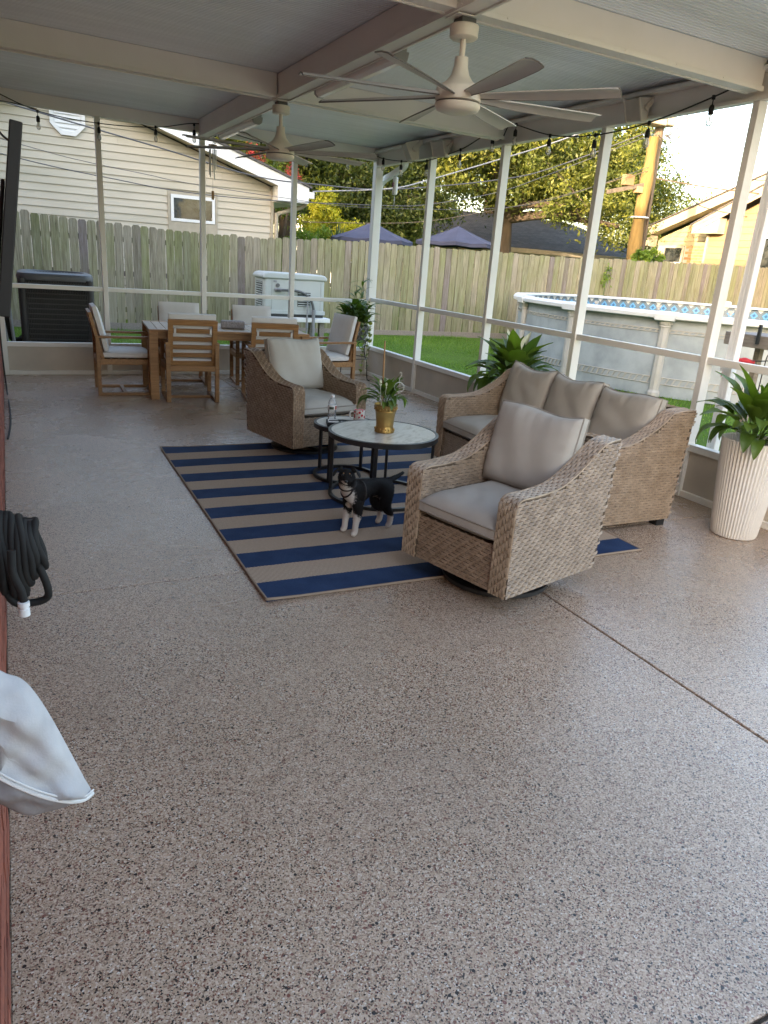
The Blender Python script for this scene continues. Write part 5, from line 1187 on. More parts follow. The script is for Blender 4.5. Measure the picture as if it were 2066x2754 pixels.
# ------------------------------------------------------------------ teak dining set
dt = thing('dining_table', 'slatted teak dining table in front of the back screen wall', 'table', (2.22, 8.62, 0), R(-4.5))
TL, TW, TH = 1.76, 0.98, 0.75
for s in (-1, 1):
    MB().box(-TL / 2, TL / 2, s * TW / 2 - 0.035 * (s + 1), s * TW / 2 + 0.035 * (1 - s), TH - 0.028, TH).build('edge_board', 'teak_x', dt, bev=0.003)
    MB().box(-TL / 2 + 0.06, TL / 2 - 0.06, s * (TW / 2 - 0.05) - 0.012, s * (TW / 2 - 0.05) + 0.012, TH - 0.10, TH - 0.029).build('apron', 'teak_x', dt, bev=0.003)
    MB().box(s * (TL / 2 - 0.05) - 0.012, s * (TL / 2 - 0.05) + 0.012, -TW / 2 + 0.06, TW / 2 - 0.06, TH - 0.10, TH - 0.029).build('apron', 'teak', dt, bev=0.003)
    for q in (-1, 1): MB().box(s * (TL / 2 - 0.045) - 0.045, s * (TL / 2 - 0.045) + 0.045, q * (TW / 2 - 0.045) - 0.045, q * (TW / 2 - 0.045) + 0.045, 0, TH - 0.0285).build('leg', 'teak', dt, bev=0.004)
ns = 19; sw_ = TL / ns
for i in range(ns): MB().box(-TL / 2 + i * sw_ + 0.003, -TL / 2 + (i + 1) * sw_ - 0.003, -TW / 2 + 0.0705, TW / 2 - 0.0705, TH - 0.025, TH - 0.002).build('slat', 'teak_top', dt, bev=0.002, bseg=1)
def dining_chair(t):
    """front is -Y; sled legs, slatted back, loose cushions"""
    W, D = 0.56, 0.57; hx = W / 2
    for s in (-1, 1):
        x = s * (hx - 0.0225)
        MB().box(x - 0.0225, x + 0.0225, -D / 2, -D / 2 + 0.04, 0.03, 0.615).build('leg', 'teak', t, bev=0.003)
        MB().box(x - 0.0225, x + 0.0225, D / 2 - 0.04, D / 2, 0.03, 0.615).build('leg', 'teak', t, bev=0.003)
        MB().box(x - 0.0225, x + 0.0225, -D / 2, D / 2, 0.0, 0.0295).build('runner', 'teak_x', t, bev=0.003)
        MB().box(x - 0.026, x + 0.026, -D / 2 - 0.01, D / 2 + 0.005, 0.6155, 0.64).build('armrest', 'teak_x', t, bev=0.004)
        MB().box(x - 0.02, x + 0.02, -D / 2 + 0.041, D / 2 - 0.041, 0.335, 0.395).build('side_rail', 'teak_x', t, bev=0.003)
    MB().box(-hx + 0.046, hx - 0.046, -0.02, 0.02, 0.001, 0.028).build('stretcher', 'teak_x', t, bev=0.003)
    MB().box(-hx + 0.046, hx - 0.046, -D / 2 + 0.002, -D / 2 + 0.036, 0.335, 0.395).build('front_rail', 'teak_x', t, bev=0.003)
    MB().box(-hx + 0.046, hx - 0.046, D / 2 - 0.036, D / 2 - 0.002, 0.335, 0.395).build('back_rail', 'teak_x', t, bev=0.003)
    for k in range(5): MB().box(-hx + 0.046, hx - 0.046, -0.2 + k * 0.085, -0.145 + k * 0.085, 0.37, 0.388).build('seat_slat', 'teak_x', t)
    # raked back frame
    br = bpy.data.objects.new('back_frame', MB().box(-0.255, -0.205, 0, 0.032, 0, 0.50).box(0.205, 0.255, 0, 0.032, 0, 0.50).box(-0.205, 0.205, 0, 0.032, 0.445, 0.50).box(-0.205, 0.205, 0, 0.032, 0, 0.05).mesh('back_frame', 'teak'))
    C.objects.link(br); br.parent = t; br.location = (0, D / 2 - 0.085, 0.395); br.rotation_euler = (R(-13), 0, 0)
    for k in range(4): MB().box(-0.2045, 0.2045, 0.006, 0.026, 0.095 + k * 0.088, 0.14 + k * 0.088).build('slat', 'teak_x', br, bev=0.002, bseg=1)
    for s in (-1, 1): MB().box(s * 0.185 - 0.011, s * 0.185 + 0.011, -0.012, 0.031, 0.35, 0.412).build('cushion_tie', 'white_fabric', br)
    cm_, _, _ = cushion(0.49, 0.50, 0.075, 3, 0.012, 16, 16, 0.002, 0.6); cm_.build('seat_cushion', 'white_fabric', t, smooth=True, loc=(0, -0.03, 0.396))
    cb_, _, _ = cushion(0.49, 0.47, 0.07, 5, 0.010, 16, 16, 0.002, 0.6); o = cb_.build('back_cushion', 'white_fabric', t, smooth=True, loc=(0, D / 2 - 0.022, 0.70), rot=(R(77), 0, 0))
ch = thing('dining_chair', 'teak dining chair with slatted back at the middle near side of the table', 'chair', (1.74, 8.29, 0), R(176), 'teak dining chairs')
dining_chair(ch)
for (x, y, a, lab) in ((1.09, 8.75, 88, 'teak dining chair at the left end of the table'), (2.62, 8.16, 172, 'teak dining chair half hidden behind the far wicker armchair'), (3.47, 8.60, -82, 'teak dining chair at the right end beside the plant stand'), (1.88, 9.36, -5, 'teak dining chair on the far left side showing its white back cushion over the table'), (2.78, 9.28, -7, 'teak dining chair on the far right side in front of the generator')):
    c = copy_tree(ch); c.location = (x, y, 0); c.rotation_euler = (0, 0, R(a)); c['label'] = lab
bx = MB().box(-0.135, 0.135, -0.07, 0.07, 0, 0.085).build('fabric_box', 'grey_weave', bev=0.018, bseg=3, loc=(2.29, 8.52, 0.7505), rot=(0, 0, R(-12))); tag(bx, 'grey textured rectangular box lying on the dining table', 'box')

# ------------------------------------------------------------------ ceiling fans
def ceiling_fan(label, loc, ph):
    t = thing('ceiling_fan', label, 'ceiling fan', loc, 0, 'ceiling fans under the beam crossings')   # origin at blade plane
    zt_ = 2.853 - loc[2]
    MB().box(-0.045, 0.045, -0.045, 0.045, zt_ - 0.032, zt_ - 0.002).build('bracket', 'conduit_dark', t, bev=0.005)
    MB().lathe([(0.02, zt_ - 0.098), (0.066, zt_ - 0.098), (0.076, zt_ - 0.090), (0.078, zt_ - 0.036), (0.07, zt_ - 0.031)], 32).build('canopy', 'fan_white', t, smooth=True)
    MB().tube([(0, 0, 0.16), (0, 0, zt_ - 0.096)], 0.0155, 14).build('downrod', 'fan_white', t, smooth=True)
    MB().lathe([(0.016, 0.19), (0.036, 0.186), (0.038, 0.145), (0.041, 0.132), (0.05, 0.10), (0.075, 0.068), (0.116, 0.043), (0.125, 0.03), (0.125, -0.028), (0.12, -0.031)], 40).build('motor_housing', 'fan_white', t, smooth=True)
    MB().lathe([(0.119, -0.0325), (0.119, -0.037)], 40).build('shadow_gap', 'blade_edge', t, smooth=True)
    MB().lathe([(0.11, -0.0375), (0.125, -0.04), (0.125, -0.055), (0.115, -0.072), (0.085, -0.082), (0, -0.085)], 40).build('lower_cap', 'fan_white', t, smooth=True)
    b = MB(); e = MB()
    n = 14; prof = []
    for i in range(n + 1):
        q = i / n; r_ = 0.10 + 0.775 * q
        wl_ = 0.024 + 0.019 * math.sin(min(1, q * 1.6) * PI / 2) + 0.012 * q; c0 = 0.01 * math.sin(q * 3) - 0.03 * q
        if q > 0.97: wl_ *= 0.9
        tw = -R(20 - 8 * q); drop = -0.012 * q
        rowt = [];
        for s in (-1, -0.33, 0.33, 1):
            y_ = c0 + s * wl_; camb = 0.010 * (1 - s * s)
            rowt.append((r_, y_ * math.cos(tw) - camb * math.sin(tw), drop + y_ * math.sin(tw) + camb))
        prof.append(rowt)
    for z_ in (0.0, -0.006):
        for rw in prof: b.v += [(p_[0], p_[1], p_[2] + z_) for p_ in rw]
    o = 4 * (n + 1)
    for i in range(n):
        for k in range(3):
            a = i * 4 + k; b.f += [(a, a + 4, a + 5, a + 1), (o + a, o + a + 1, o + a + 5, o + a + 4)]
        b.f += [(i * 4, o + i * 4, o + i * 4 + 4, i * 4 + 4), (i * 4 + 3, i * 4 + 7, o + i * 4 + 7, o + i * 4 + 3)]
    b.f += [(0, 1, 2, 3, o + 3, o + 2, o + 1, o), tuple([n * 4 + k for k in (3, 2, 1, 0)] + [o + n * 4 + k for k in (0, 1, 2, 3)])]
    bme = b.mesh('blade', 'fan_blade', smooth=True)
    eme = MB().tube([(p_[3][0], p_[3][1], p_[3][2] - 0.002) for p_ in prof], 0.0042, 5).tube([(p_[0], p_[1], p_[2] - 0.002) for p_ in prof[-1]], 0.004, 5).mesh('edge_strip', 'blade_edge')
    for k in range(8):
        bo = inst('blade', bme, t, (0, 0, 0), (0, 0, R(ph + 45 * k))); inst('edge_strip', eme, bo)
    return t
ceiling_fan('white eight blade ceiling fan nearest the camera', (2.31, 3.93, 2.485), -97)
ceiling_fan('white eight blade ceiling fan farther back over the dining area', (2.28, 6.905, 2.47), -80)

# ------------------------------------------------------------------ fluorescent strips on the main beam
def strip_light(label, y0, y1):
    t = thing('strip_light', label, 'light fixture', (2.40, y0, 2.855), 0, 'fluorescent strips along the beam'); L = y1 - y0
    MB().box(-0.046, 0.05, 0, L, 0.03, 0.075).build('housing', 'fix_grey', t, bev=0.012)
    MB().prism([(-0.05, 0.029), (0.055, 0.029), (0.045, -0.02), (0.02, -0.04), (-0.02, -0.04), (-0.045, -0.02)], 1, 0.015, L - 0.015).build('diffuser', 'fix_plastic', t, bev=0.006)
    for e in (0, L): MB().prism([(-0.052, 0.03), (0.057, 0.03), (0.047, -0.022), (0.021, -0.043), (-0.021, -0.043), (-0.047, -0.022)], 1, e - 0.014, e + 0.014).build('end_cap', 'fix_grey', t, bev=0.005)
    k = 0.2
    while k < L - 0.1: MB().box(0.05, 0.062, k, k + 0.02, 0.01, 0.05).build('clip', 'pvc_grey', t); k += 0.28
strip_light('long fluorescent strip light just left of the near fan', 4.86, 6.28)
strip_light('fluorescent strip light at the far end of the beam', 8.02, 9.42)

# ------------------------------------------------------------------ string lights
def string_lights(label, nodes, bulbs, plane_ax):
    t = thing('string_lights', label, 'string lights', nodes[0], 0, 'patio string lights'); o = Vector(nodes[0])
    pts = [Vector(q) - o for q in nodes]; P = catmull(pts, 7)
    MB().tube(P, 0.0055, 6).build('cable', 'dark_cable', t, smooth=True)
    for (bp, top) in bulbs:
        b = Vector(bp) - o; tp = Vector(top) - o
        so_ = MB().tube([tp + Vector((0, 0, 0.012)), tp - Vector((0, 0, 0.015))], 0.013, 8).tube([tp, (b.x, b.y, b.z + 0.085)], 0.004, 6).lathe([(0.006, 0.093), (0.015, 0.085), (0.019, 0.07), (0.019, 0.032), (0.016, 0.028)], 12, b).build('socket', 'black_rubber', t, smooth=True)
        MB().lathe([(0.012, 0.03), (0.013, 0.018), (0.021, -0.004), (0.0235, -0.02), (0.020, -0.035), (0.011, -0.046), (0.0, -0.049)], 14, b).build('bulb', 'bulb_glass', so_, smooth=True)
        MB().tube([(b.x, b.y, b.z + 0.028), (b.x, b.y, b.z - 0.018)], 0.004, 6).build('filament', 'steel', so_)
def pair(lst, ax, v, dz): return [((a, v, z) if ax == 1 else (v, a, z), (a, v, z + d) if ax == 1 else (v, a, z + d)) for (a, z), d in zip(lst, dz)]
string_lights('black cable with bulbs strung along the back screen wall', [(0.02, 9.78, 3.03), (0.48, 9.84, 2.895), (1.09, 9.85, 2.86), (1.71, 9.85, 2.90), (2.16, 9.85, 3.0), (2.43, 9.85, 2.985), (3.0, 9.85, 2.90), (3.6, 9.85, 2.86), (4.2, 9.85, 2.88), (4.57, 9.84, 2.92)],
              pair([(0.46, 2.76), (1.09, 2.73), (1.72, 2.79), (2.17, 2.84), (2.42, 2.86), (3.0, 2.77), (3.61, 2.73), (4.19, 2.76)], 1, 9.85, [0.135, 0.13, 0.115, 0.15, 0.12, 0.13, 0.13, 0.12]), 1)
string_lights('black cable with bulbs strung along the yard side posts', [(4.6, 9.84, 2.93), (4.6, 9.62, 2.88), (4.6, 9.09, 2.81), (4.6, 8.45, 2.765), (4.6, 7.67, 2.82), (4.6, 7.24, 2.905), (4.59, 7.0, 2.88), (4.59, 6.87, 2.845), (4.59, 6.78, 2.95), (4.6, 6.68, 2.955), (4.6, 6.08, 2.80), (4.6, 5.48, 2.74), (4.6, 4.87, 2.765), (4.6, 4.28, 2.86), (4.6, 4.02, 2.92)],
              pair([(9.62, 2.78), (9.09, 2.68), (8.42, 2.64), (7.67, 2.68), (7.05, 2.79), (6.66, 2.82), (6.1, 2.68), (5.47, 2.61), (4.86, 2.63), (4.27, 2.72)], 0, 4.6, [0.10, 0.13, 0.125, 0.14, 0.10, 0.135, 0.12, 0.13, 0.135, 0.14]), 0)

# ------------------------------------------------------------------ speakers under the eave
def speaker(label, loc, rz, tilt, s=1.0, k=1.0):
    t = thing('outdoor_speaker', label, 'speaker', loc, rz, 'wedge speakers under the eave'); t.scale = (k, k, k)
    c = MB().prism([(-0.10, 0.11), (0.10, 0.11), (0.05, -0.11), (-0.05, -0.11)], 0, -0.13 * s, 0.13 * s)
    cab = c.build('cabinet', 'speaker_grille', t, bev=0.02, bseg=3, rot=(tilt, 0, 0))
    for q in (-1, 1): MB().prism([(-0.105, 0.12), (0.105, 0.12), (0.052, -0.12), (-0.052, -0.12)], 0, q * 0.131 * s - 0.012, q * 0.131 * s + 0.012).build('side_cheek', 'speaker_white', cab, bev=0.012)
    MB().bar((-0.16 * s, 0, 0.0), (-0.16 * s, 0.1, 0.11), 0.02, 0.05).bar((0.16 * s, 0, 0.0), (0.16 * s, 0.1, 0.11), 0.02, 0.05).bar((-0.17 * s, 0.1, 0.11), (0.17 * s, 0.1, 0.11), 0.02, 0.05).build('bracket', 'speaker_white', t)
    MB().tube([(0.15 * s, 0, 0.02), (0.185 * s, 0, 0.02)], 0.028, 12).build('knob', 'speaker_white', t, smooth=True)
speaker('off white wedge speaker left of the far post under the eave', (4.47, 8.58, 2.86), R(-105), R(15), 1.0, 0.85)
speaker('off white wedge speaker right of the far post under the eave', (4.55, 8.02, 2.85), R(-70), R(10), 0.9, 0.75)
speaker('off white wedge speaker beside the fourth post near the utility pole', (4.56, 4.98, 2.86), R(-80), R(10), 0.75, 0.72)

# ------------------------------------------------------------------ chime, hanging ornament
wc_ = thing('wind_chime', 'wind chime with thin tubes hanging by the second back post', 'wind chime', (2.36, 9.72, 2.77))
MB().lathe([(0.0, 0.0), (0.05, 0.0), (0.05, 0.012), (0.0, 0.02)], 16).build('top_disc', 'bamboo', wc_)
for k in range(5):
    a = 2 * PI * k / 5; L_ = 0.22 + 0.03 * k; x_, y_ = 0.04 * math.cos(a), 0.04 * math.sin(a)
    MB().tube([(x_, y_, -0.04), (x_, y_, -0.04 - L_)], 0.007, 8).tube([(x_, y_, 0), (x_, y_, -0.04)], 0.001, 4).build('tube', 'steel', wc_, smooth=True)
MB().tube([(0, 0, 0.18), (0, 0, -0.5)], 0.0012, 4).build('string', 'dark_cable', wc_)
MB().box(-0.015, 0.015, -0.004, 0.004, -0.60, -0.50).build('sail', 'bamboo', wc_)
ho = thing('hanging_ornament', 'white hanging ornament with purple flower pattern by the corner downspout', 'ornament', (4.80, 9.62, 2.70))
MB().tube([(0, 0, -0.02), (0, 0, 0.16)], 0.001, 4).build('string', 'dark_cable', ho)
MB().lathe([(0.028, -0.24), (0.034, -0.22), (0.034, -0.03), (0.02, -0.015)], 14).build('tube', 'paper_white', ho, smooth=True)
M('purple', (0.28, 0.04, 0.16), 0.6)
for k in range(7):
    a = k * 2 * PI / 7; MB().bar((-0.0355, 0.0, -0.12), (-0.0355, 0.03 * math.cos(a), -0.12 + 0.035 * math.sin(a)), 0.004, 0.008, (1, 0, 0)).build('petal', 'purple', ho)
MB().prism([(0.0, -0.25), (0.015, -0.31), (0.0, -0.37), (-0.015, -0.31)], 0, -0.002, 0.002).build('sail', 'paper_white', ho)

# ------------------------------------------------------------------ plants
def arc_leaf(L, W, stem, arch, lean, name, mat, seg=9, fold=0.25, taper=1.0, wav=0.0, droop=0.0):
    """petiole then blade along an arching path in the y-z plane"""
    pts = []; n = seg * 2; y = z = 0.0; an = lean; tot = L + stem
    for i in range(n + 1):
        pts.append((y, z)); q = i / n; an = lean + arch * q ** 1.6 + droop * q ** 4
        y += math.sin(an) * tot / n; z += math.cos(an) * tot / n
    m_ = MB(); ks = int(n * stem / tot)
    if ks > 1: m_.tube([(0, p_[0], p_[1]) for p_ in pts[:ks + 1]], [0.0035 - 0.0012 * i / ks for i in range(ks + 1)], 5)
    b = len(m_.v); rows = n - ks
    for i in range(rows + 1):
        q = i / rows; wd = W / 2 * (math.sin(PI * min(1, q ** 0.75 * 0.985 + 0.015)) ** 0.85) * taper
        y_, z_ = pts[ks + i]; a_ = Vector((0, pts[min(ks + i + 1, n)][0] - pts[max(ks + i - 1, 0)][0], pts[min(ks + i + 1, n)][1] - pts[max(ks + i - 1, 0)][1])).normalized()
        up_v = Vector((0, -a_.z, a_.y)) * -1 if False else Vector((0, -a_.z, a_.y))
        wv = wav * math.sin(q * 14)
        for s in (-1, -0.5, 0, 0.5, 1):
            h = abs(s) * wd * fold + wv * abs(s)
            m_.v.append((s * wd, y_ + up_v.y * h, z_ + up_v.z * h))
    for i in range(rows):
        for k in range(4): c = b + i * 5 + k; m_.f.append((c, c + 1, c + 6, c + 5))
    return m_.mesh(name, mat, smooth=True, fixn=False)
def spathe(h, mat='flower_white'):
    m_ = MB().tube(catmull([(0, 0, 0), (0.01, 0.02, h * 0.6), (0.0, 0.06, h)], 4), 0.003, 5); b = len(m_.v)
    for i in range(7):
        q = i / 6; wd = 0.026 * math.sin(PI * min(1, q * 0.98 + 0.02)) ** 0.8
        for s in (-1, 0, 1): m_.v.append((s * wd, 0.06 + 0.03 * q - abs(s) * wd * 0.6, h + 0.13 * q))
    for i in range(6):
        for k in range(2): c = b + i * 3 + k; m_.f.append((c, c + 1, c + 4, c + 3))
    me = m_.mesh('flower', mat, smooth=True, fixn=False); return me
LV = [arc_leaf(0.25, 0.135, 0.24, 1.1, 0.22, 'leaf', 'lily_leaf', wav=0.004), arc_leaf(0.24, 0.125, 0.22, 1.7, 0.42, 'leaf', 'lily_leaf', wav=0.005), arc_leaf(0.26, 0.135, 0.22, 0.5, 0.10, 'leaf', 'lily_leaf'), arc_leaf(0.24, 0.115, 0.20, 2.0, 0.62, 'leaf', 'lily_leaf', droop=0.8, wav=0.004)]
SP = spathe(0.42)
def lily(t, z, n, s, seed, flowers=0, spread=1.0, wide=1.0):
    r_ = random.Random(seed)
    for i in range(n):
        q = i / n; v = 2 if q < 0.16 else 0 if q < 0.48 else 1 if q < 0.76 else 3
        sc_ = s * r_.uniform(0.78, 1.12); a = i * 2.399963 + r_.uniform(-0.4, 0.4)
        inst('leaf', LV[v], t, (r_.uniform(-.03, .03) * s, r_.uniform(-.03, .03) * s, z), (r_.uniform(-0.12, 0.12) - 0.10 * spread * q, 0, a), (sc_ * wide * r_.uniform(0.8, 1.15), sc_, sc_))
    for i in range(flowers):
        sc_ = s * r_.uniform(0.7, 0.92); inst('flower', SP, t, (r_.uniform(-.05, .05), r_.uniform(-.05, .05), z), (r_.uniform(-0.25, 0.1), r_.uniform(-.1, .1), r_.uniform(0, 6.3)), (sc_, sc_, sc_))
# tall ribbed planter at the right edge
tp = thing('tall_planter', 'tall white ribbed planter at the right edge of the patio', 'planter', (4.32, 3.12, 0))
nf = 208
MB().lathe([(0.125, 0.0), (0.142, 0.006), (0.148, 0.03), (0.168, 0.25), (0.19, 0.55), (0.199, 0.655), (0.196, 0.665), (0.186, 0.66), (0.182, 0.60), (0.0, 0.59)], nf, flute=lambda k: 1 + 0.017 * math.cos(2 * PI * k / 4.0)).build('pot', 'ceramic_white', tp, smooth=True)
MB().lathe([(0, 0.604), (0.184, 0.602)], 24).build('soil', 'dirt', tp)
lp = thing('peace_lily', 'peace lily growing in the tall white planter', 'plant', (4.32, 3.12, 0.6)); lily(lp, 0.0, 58, 1.10, 21, 0, 1.2, 0.84)
# peace lily behind the sofa
pp = thing('floor_planter', 'plain dark planter hidden behind the far sofa arm', 'planter', (4.17, 5.62, 0))
MB().lathe([(0.12, 0), (0.15, 0.02), (0.19, 0.55), (0.2, 0.57), (0.18, 0.56), (0.17, 0.5), (0, 0.5)], 28).build('pot', 'terracotta', pp, smooth=True)
pll = thing('peace_lily', 'peace lily with white flowers behind the sofa', 'plant', (4.17, 5.62, 0.51)); lily(pll, 0.0, 84, 1.20, 33, 5, 1.3, 0.82)
# brass planter on the big table
bp_ = thing('brass_planter', 'small brass planter on the larger round table', 'planter', (2.27, 4.46, ZB))
MB().lathe([(0.066, 0), (0.07, 0.004), (0.069, 0.02), (0.061, 0.04), (0.0605, 0.05), (0.062, 0.055), (0.061, 0.06), (0.066, 0.11), (0.072, 0.145), (0.0745, 0.148), (0.0735, 0.155), (0.079, 0.185), (0.084, 0.192), (0.081, 0.194), (0.076, 0.175), (0.0, 0.17)], 40).build('pot', 'brass', bp_, smooth=True)
em = MB()
for zc_, rr, n_ in ((0.022, 0.067, 20), (0.168, 0.0775, 22)):
    for k in range(n_): a = 2 * PI * k / n_; em.ball((rr * math.cos(a), rr * math.sin(a), zc_ + 0.006 * math.sin(k * 2.3)), 0.0075, 6, 4, (0.8, 0.8, 1.1))
em.build('relief_band', 'brass', bp_, smooth=True)
sl_ = thing('house_plant', 'small leafy peace lily in the brass planter', 'plant', (2.27, 4.46, ZB + 0.165)); lily(sl_, 0.0, 46, 0.50, 44, 4, 0.7, 0.72)
for a, q in ((1.35, 1.0), (-1.2, 0.9)): inst('leaf', LV[3], sl_, (0, 0, 0.02), (-0.35, 0, a), (0.36, 0.60, 0.60))
st_ = MB().tube([(0, 0, 0), (-0.012, 0.0, 0.46)], [0.0075, 0.005], 8).build('bamboo_stake', 'bamboo', smooth=True, loc=(2.245, 4.47, ZB + 0.16)); tag(st_, 'thin bamboo stake standing in the brass planter', 'stake')
hk = thing('wire_hook', 'small wire hook with a white ring in the brass planter', 'hook', (2.345, 4.43, ZB + 0.16))
MB().tube([(0.033 * math.cos(a), 0, 0.155 + 0.033 * math.sin(a)) for a in [2 * PI * i / 28 for i in range(28)]], 0.0026, 6, closed=True).build('ring', 'paper_white', hk, rot=(0, 0, R(-28)))
MB().tube(catmull([(0, 0, 0), (0, 0, 0.12), (0, 0, 0.188), (0.0, 0, 0.215), (0.012, 0, 0.235), (0.012, 0, 0.25), (0.004, 0, 0.258), (-0.004, 0, 0.248)], 4), 0.002, 5).build('wire', 'steel', hk)
# plant stand in the corner
ps = thing('plant_stand', 'black wrought iron plant stand in the far patio corner', 'plant stand', (4.28, 9.50, 0))
for k in range(3):
    a = 2 * PI * k / 3 - 0.9; c_, s_ = math.cos(a), math.sin(a)
    MB().tube(catmull([(0.26 * c_, 0.26 * s_, 0.008), (0.22 * c_, 0.22 * s_, 0.03), (0.20 * c_, 0.20 * s_, 0.25), (0.15 * c_, 0.15 * s_, 0.40), (0.17 * c_, 0.17 * s_, 0.53), (0.21 * c_, 0.21 * s_, 0.57)], 5), 0.0075, 7).build('leg', 'black_metal', ps, smooth=True)
    MB().tube(catmull([(0.20 * c_, 0.20 * s_, 0.50), (0.10 * c_, 0.10 * s_, 0.44), (0.05 * c_, 0.05 * s_, 0.48), (0.08 * c_, 0.08 * s_, 0.52)], 5), 0.005, 6).build('scroll', 'black_metal', ps, smooth=True)
for r_q, z_ in ((0.16, 0.53), (0.20, 0.30)): MB().tube([(r_q * math.cos(2 * PI * i / 32), r_q * math.sin(2 * PI * i / 32), z_) for i in range(32)], 0.006, 6, closed=True).build('ring', 'black_metal', ps, smooth=True)
wp = thing('woven_planter', 'grey woven bowl planter on the plant stand', 'planter', (4.28, 9.50, 0.537))
def rb(z): return 0.11 + 0.07 * math.sin(min(1, z / 0.18) * PI / 2)
MB().lathe([(0.09, 0.0), (0.10, 0.005), (rb(0.06), 0.06), (rb(0.12), 0.12), (rb(0.2), 0.2), (0.17, 0.205), (0.165, 0.18), (0, 0.175)], 28).build('bowl', 'conduit_dark', wp, smooth=True)
for k in range(14):
    for d_ in (1, -1):
        a = 2 * PI * k / 14; pts = [((rb(z_) + 0.006) * math.cos(a + d_ * z_ * 4.2), (rb(z_) + 0.006) * math.sin(a + d_ * z_ * 4.2), z_) for z_ in (0.01, 0.05, 0.09, 0.13, 0.17, 0.2)]
        MB().tube(pts, 0.006, 5).build('strand', 'pvc_grey', wp)
bm2 = [arc_leaf(0.19, 0.036, 0.02, 1.2, 0.8, 'leaf', 'fern_leaf', 6), arc_leaf(0.13, 0.055, 0.05, 1.6, 0.5, 'leaf', 'fern_leaf', 6), arc_leaf(0.34, 0.012, 0.0, 2.0, 0.5, 'leaf', 'spider_leaf', 8), arc_leaf(0.065, 0.055, 0.03, 1.4, 1.2, 'leaf', 'pothos_leaf', 5)]
mp_ = thing('mixed_plant', 'bushy mixed plant with two tall bamboo like stems and trailing vines', 'plant', (4.28, 9.50, 0.715))
for (dx, dy, H) in ((-0.03, 0.0, 0.50), (0.08, 0.03, 0.66)):
    MB().tube([(dx, dy, 0), (dx - 0.01, dy, H * 0.6), (dx + 0.005, dy, H)], [0.006, 0.005, 0.003], 6).build('stem', 'stem_green', mp_)
    for k in range(13): inst('leaf', bm2[0], mp_, (dx, dy, 0.16 + (H - 0.17) * k / 12), (rng.uniform(-0.2, 0.2) - (0.7 if k > 10 else 0), 0, k * 2.4), [rng.uniform(0.8, 1.15)] * 3)
for i in range(110): inst('leaf', bm2[1], mp_, (rng.uniform(-.13, .13), rng.uniform(-.13, .13), rng.uniform(-0.05, 0.22)), (rng.uniform(-0.35, 0.35), 0, i * 2.4), [rng.uniform(1.0, 1.9)] * 3)
for i in range(16): inst('leaf', bm2[2], mp_, (0.12, 0.0, 0.03), (rng.uniform(-0.3, 0.3), 0, rng.uniform(-2.6, 0.4)), [rng.uniform(0.7, 1.15)] * 3)
for (dx, dy, zl) in ((0.1, -0.15, 0.55), (0.17, -0.06, 0.32), (-0.15, -0.1, 0.28), (0.02, -0.19, 0.62), (0.16, 0.08, 0.36)):
    MB().tube(catmull([(dx * 0.6, dy * 0.6, 0.02), (dx, dy, 0.0), (dx * 1.15, dy * 1.15, -0.1), (dx * 1.05, dy * 1.1, -zl)], 5), 0.002, 5).build('vine', 'stem_green', mp_)
    for k in range(9):
        q = k / 8; inst('leaf', bm2[3], mp_, (dx * 1.1, dy * 1.1, 0.0 - zl * q), (rng.uniform(0.5, 1.2), 0, rng.uniform(0, 6.3)), [rng.uniform(0.75, 1.25)] * 3)

# ------------------------------------------------------------------ things on the small table
wb = thing('water_bottle', 'clear plastic water bottle on the smaller round table', 'bottle', (2.105, 5.02, ZS))
MB().lathe([(0.0, 0), (0.03, 0.0), (0.032, 0.01), (0.029, 0.02), (0.031, 0.03), (0.029, 0.04), (0.031, 0.05), (0.028, 0.065), (0.031, 0.085), (0.032, 0.12), (0.0315, 0.14), (0.024, 0.165), (0.014, 0.182), (0.013, 0.19)], 24).build('body', 'clear_glass', wb, smooth=True)
MB().lathe([(0.0322, 0.098), (0.0328, 0.099), (0.0328, 0.131), (0.0322, 0.132)], 24).build('label', 'paper_white', wb, smooth=True)
MB().grid(lambda u, v: (0.0332 * math.cos(3.6 + 1.1 * u), 0.0332 * math.sin(3.6 + 1.1 * u), 0.101 + 0.02 * v), 8, 2).build('label_patch', 'label_green', wb, fixn=False)
MB().grid(lambda u, v: (0.0332 * math.cos(5.0 + 0.7 * u), 0.0332 * math.sin(5.0 + 0.7 * u), 0.100 + 0.028 * v), 8, 2).build('label_patch', 'label_red', wb, fixn=False)
MB().lathe([(0.0145, 0.188), (0.0145, 0.205), (0.0, 0.206)], 18).build('cap', 'paper_white', wb, smooth=True)
mg = thing('coffee_mug', 'white and red patterned mug on the smaller round table', 'mug', (2.315, 4.985, ZS))
MB().lathe([(0.0, 0), (0.040, 0.0), (0.043, 0.006), (0.043, 0.095), (0.041, 0.097)], 28).build('body', 'mug_print', mg, smooth=True)
MB().lathe([(0.041, 0.0972), (0.0395, 0.095), (0.0395, 0.01), (0, 0.008)], 28).build('inside', 'mug_red', mg, smooth=True)
MB().tube(catmull([(-0.042, 0, 0.08), (-0.065, 0.0, 0.076), (-0.072, 0.0, 0.05), (-0.06, 0, 0.028), (-0.042, 0, 0.024)], 5), 0.006, 8).build('handle', 'paper_white', mg, smooth=True, rot=(0, 0, R(-25)))
bb = thing('black_case', 'flat black box with papers on the smaller round table', 'box', (2.13, 4.90, ZS), R(-18))
MB().box(-0.105, 0.105, -0.065, 0.065, 0, 0.032).build('base', 'black_plastic', bb, bev=0.003)
MB().box(-0.095, -0.02, -0.055, 0.055, 0.0325, 0.034).build('paper', 'paper_white', bb); MB().box(0.0, 0.095, -0.05, -0.005, 0.0325, 0.034).build('paper', 'paper_white', bb)
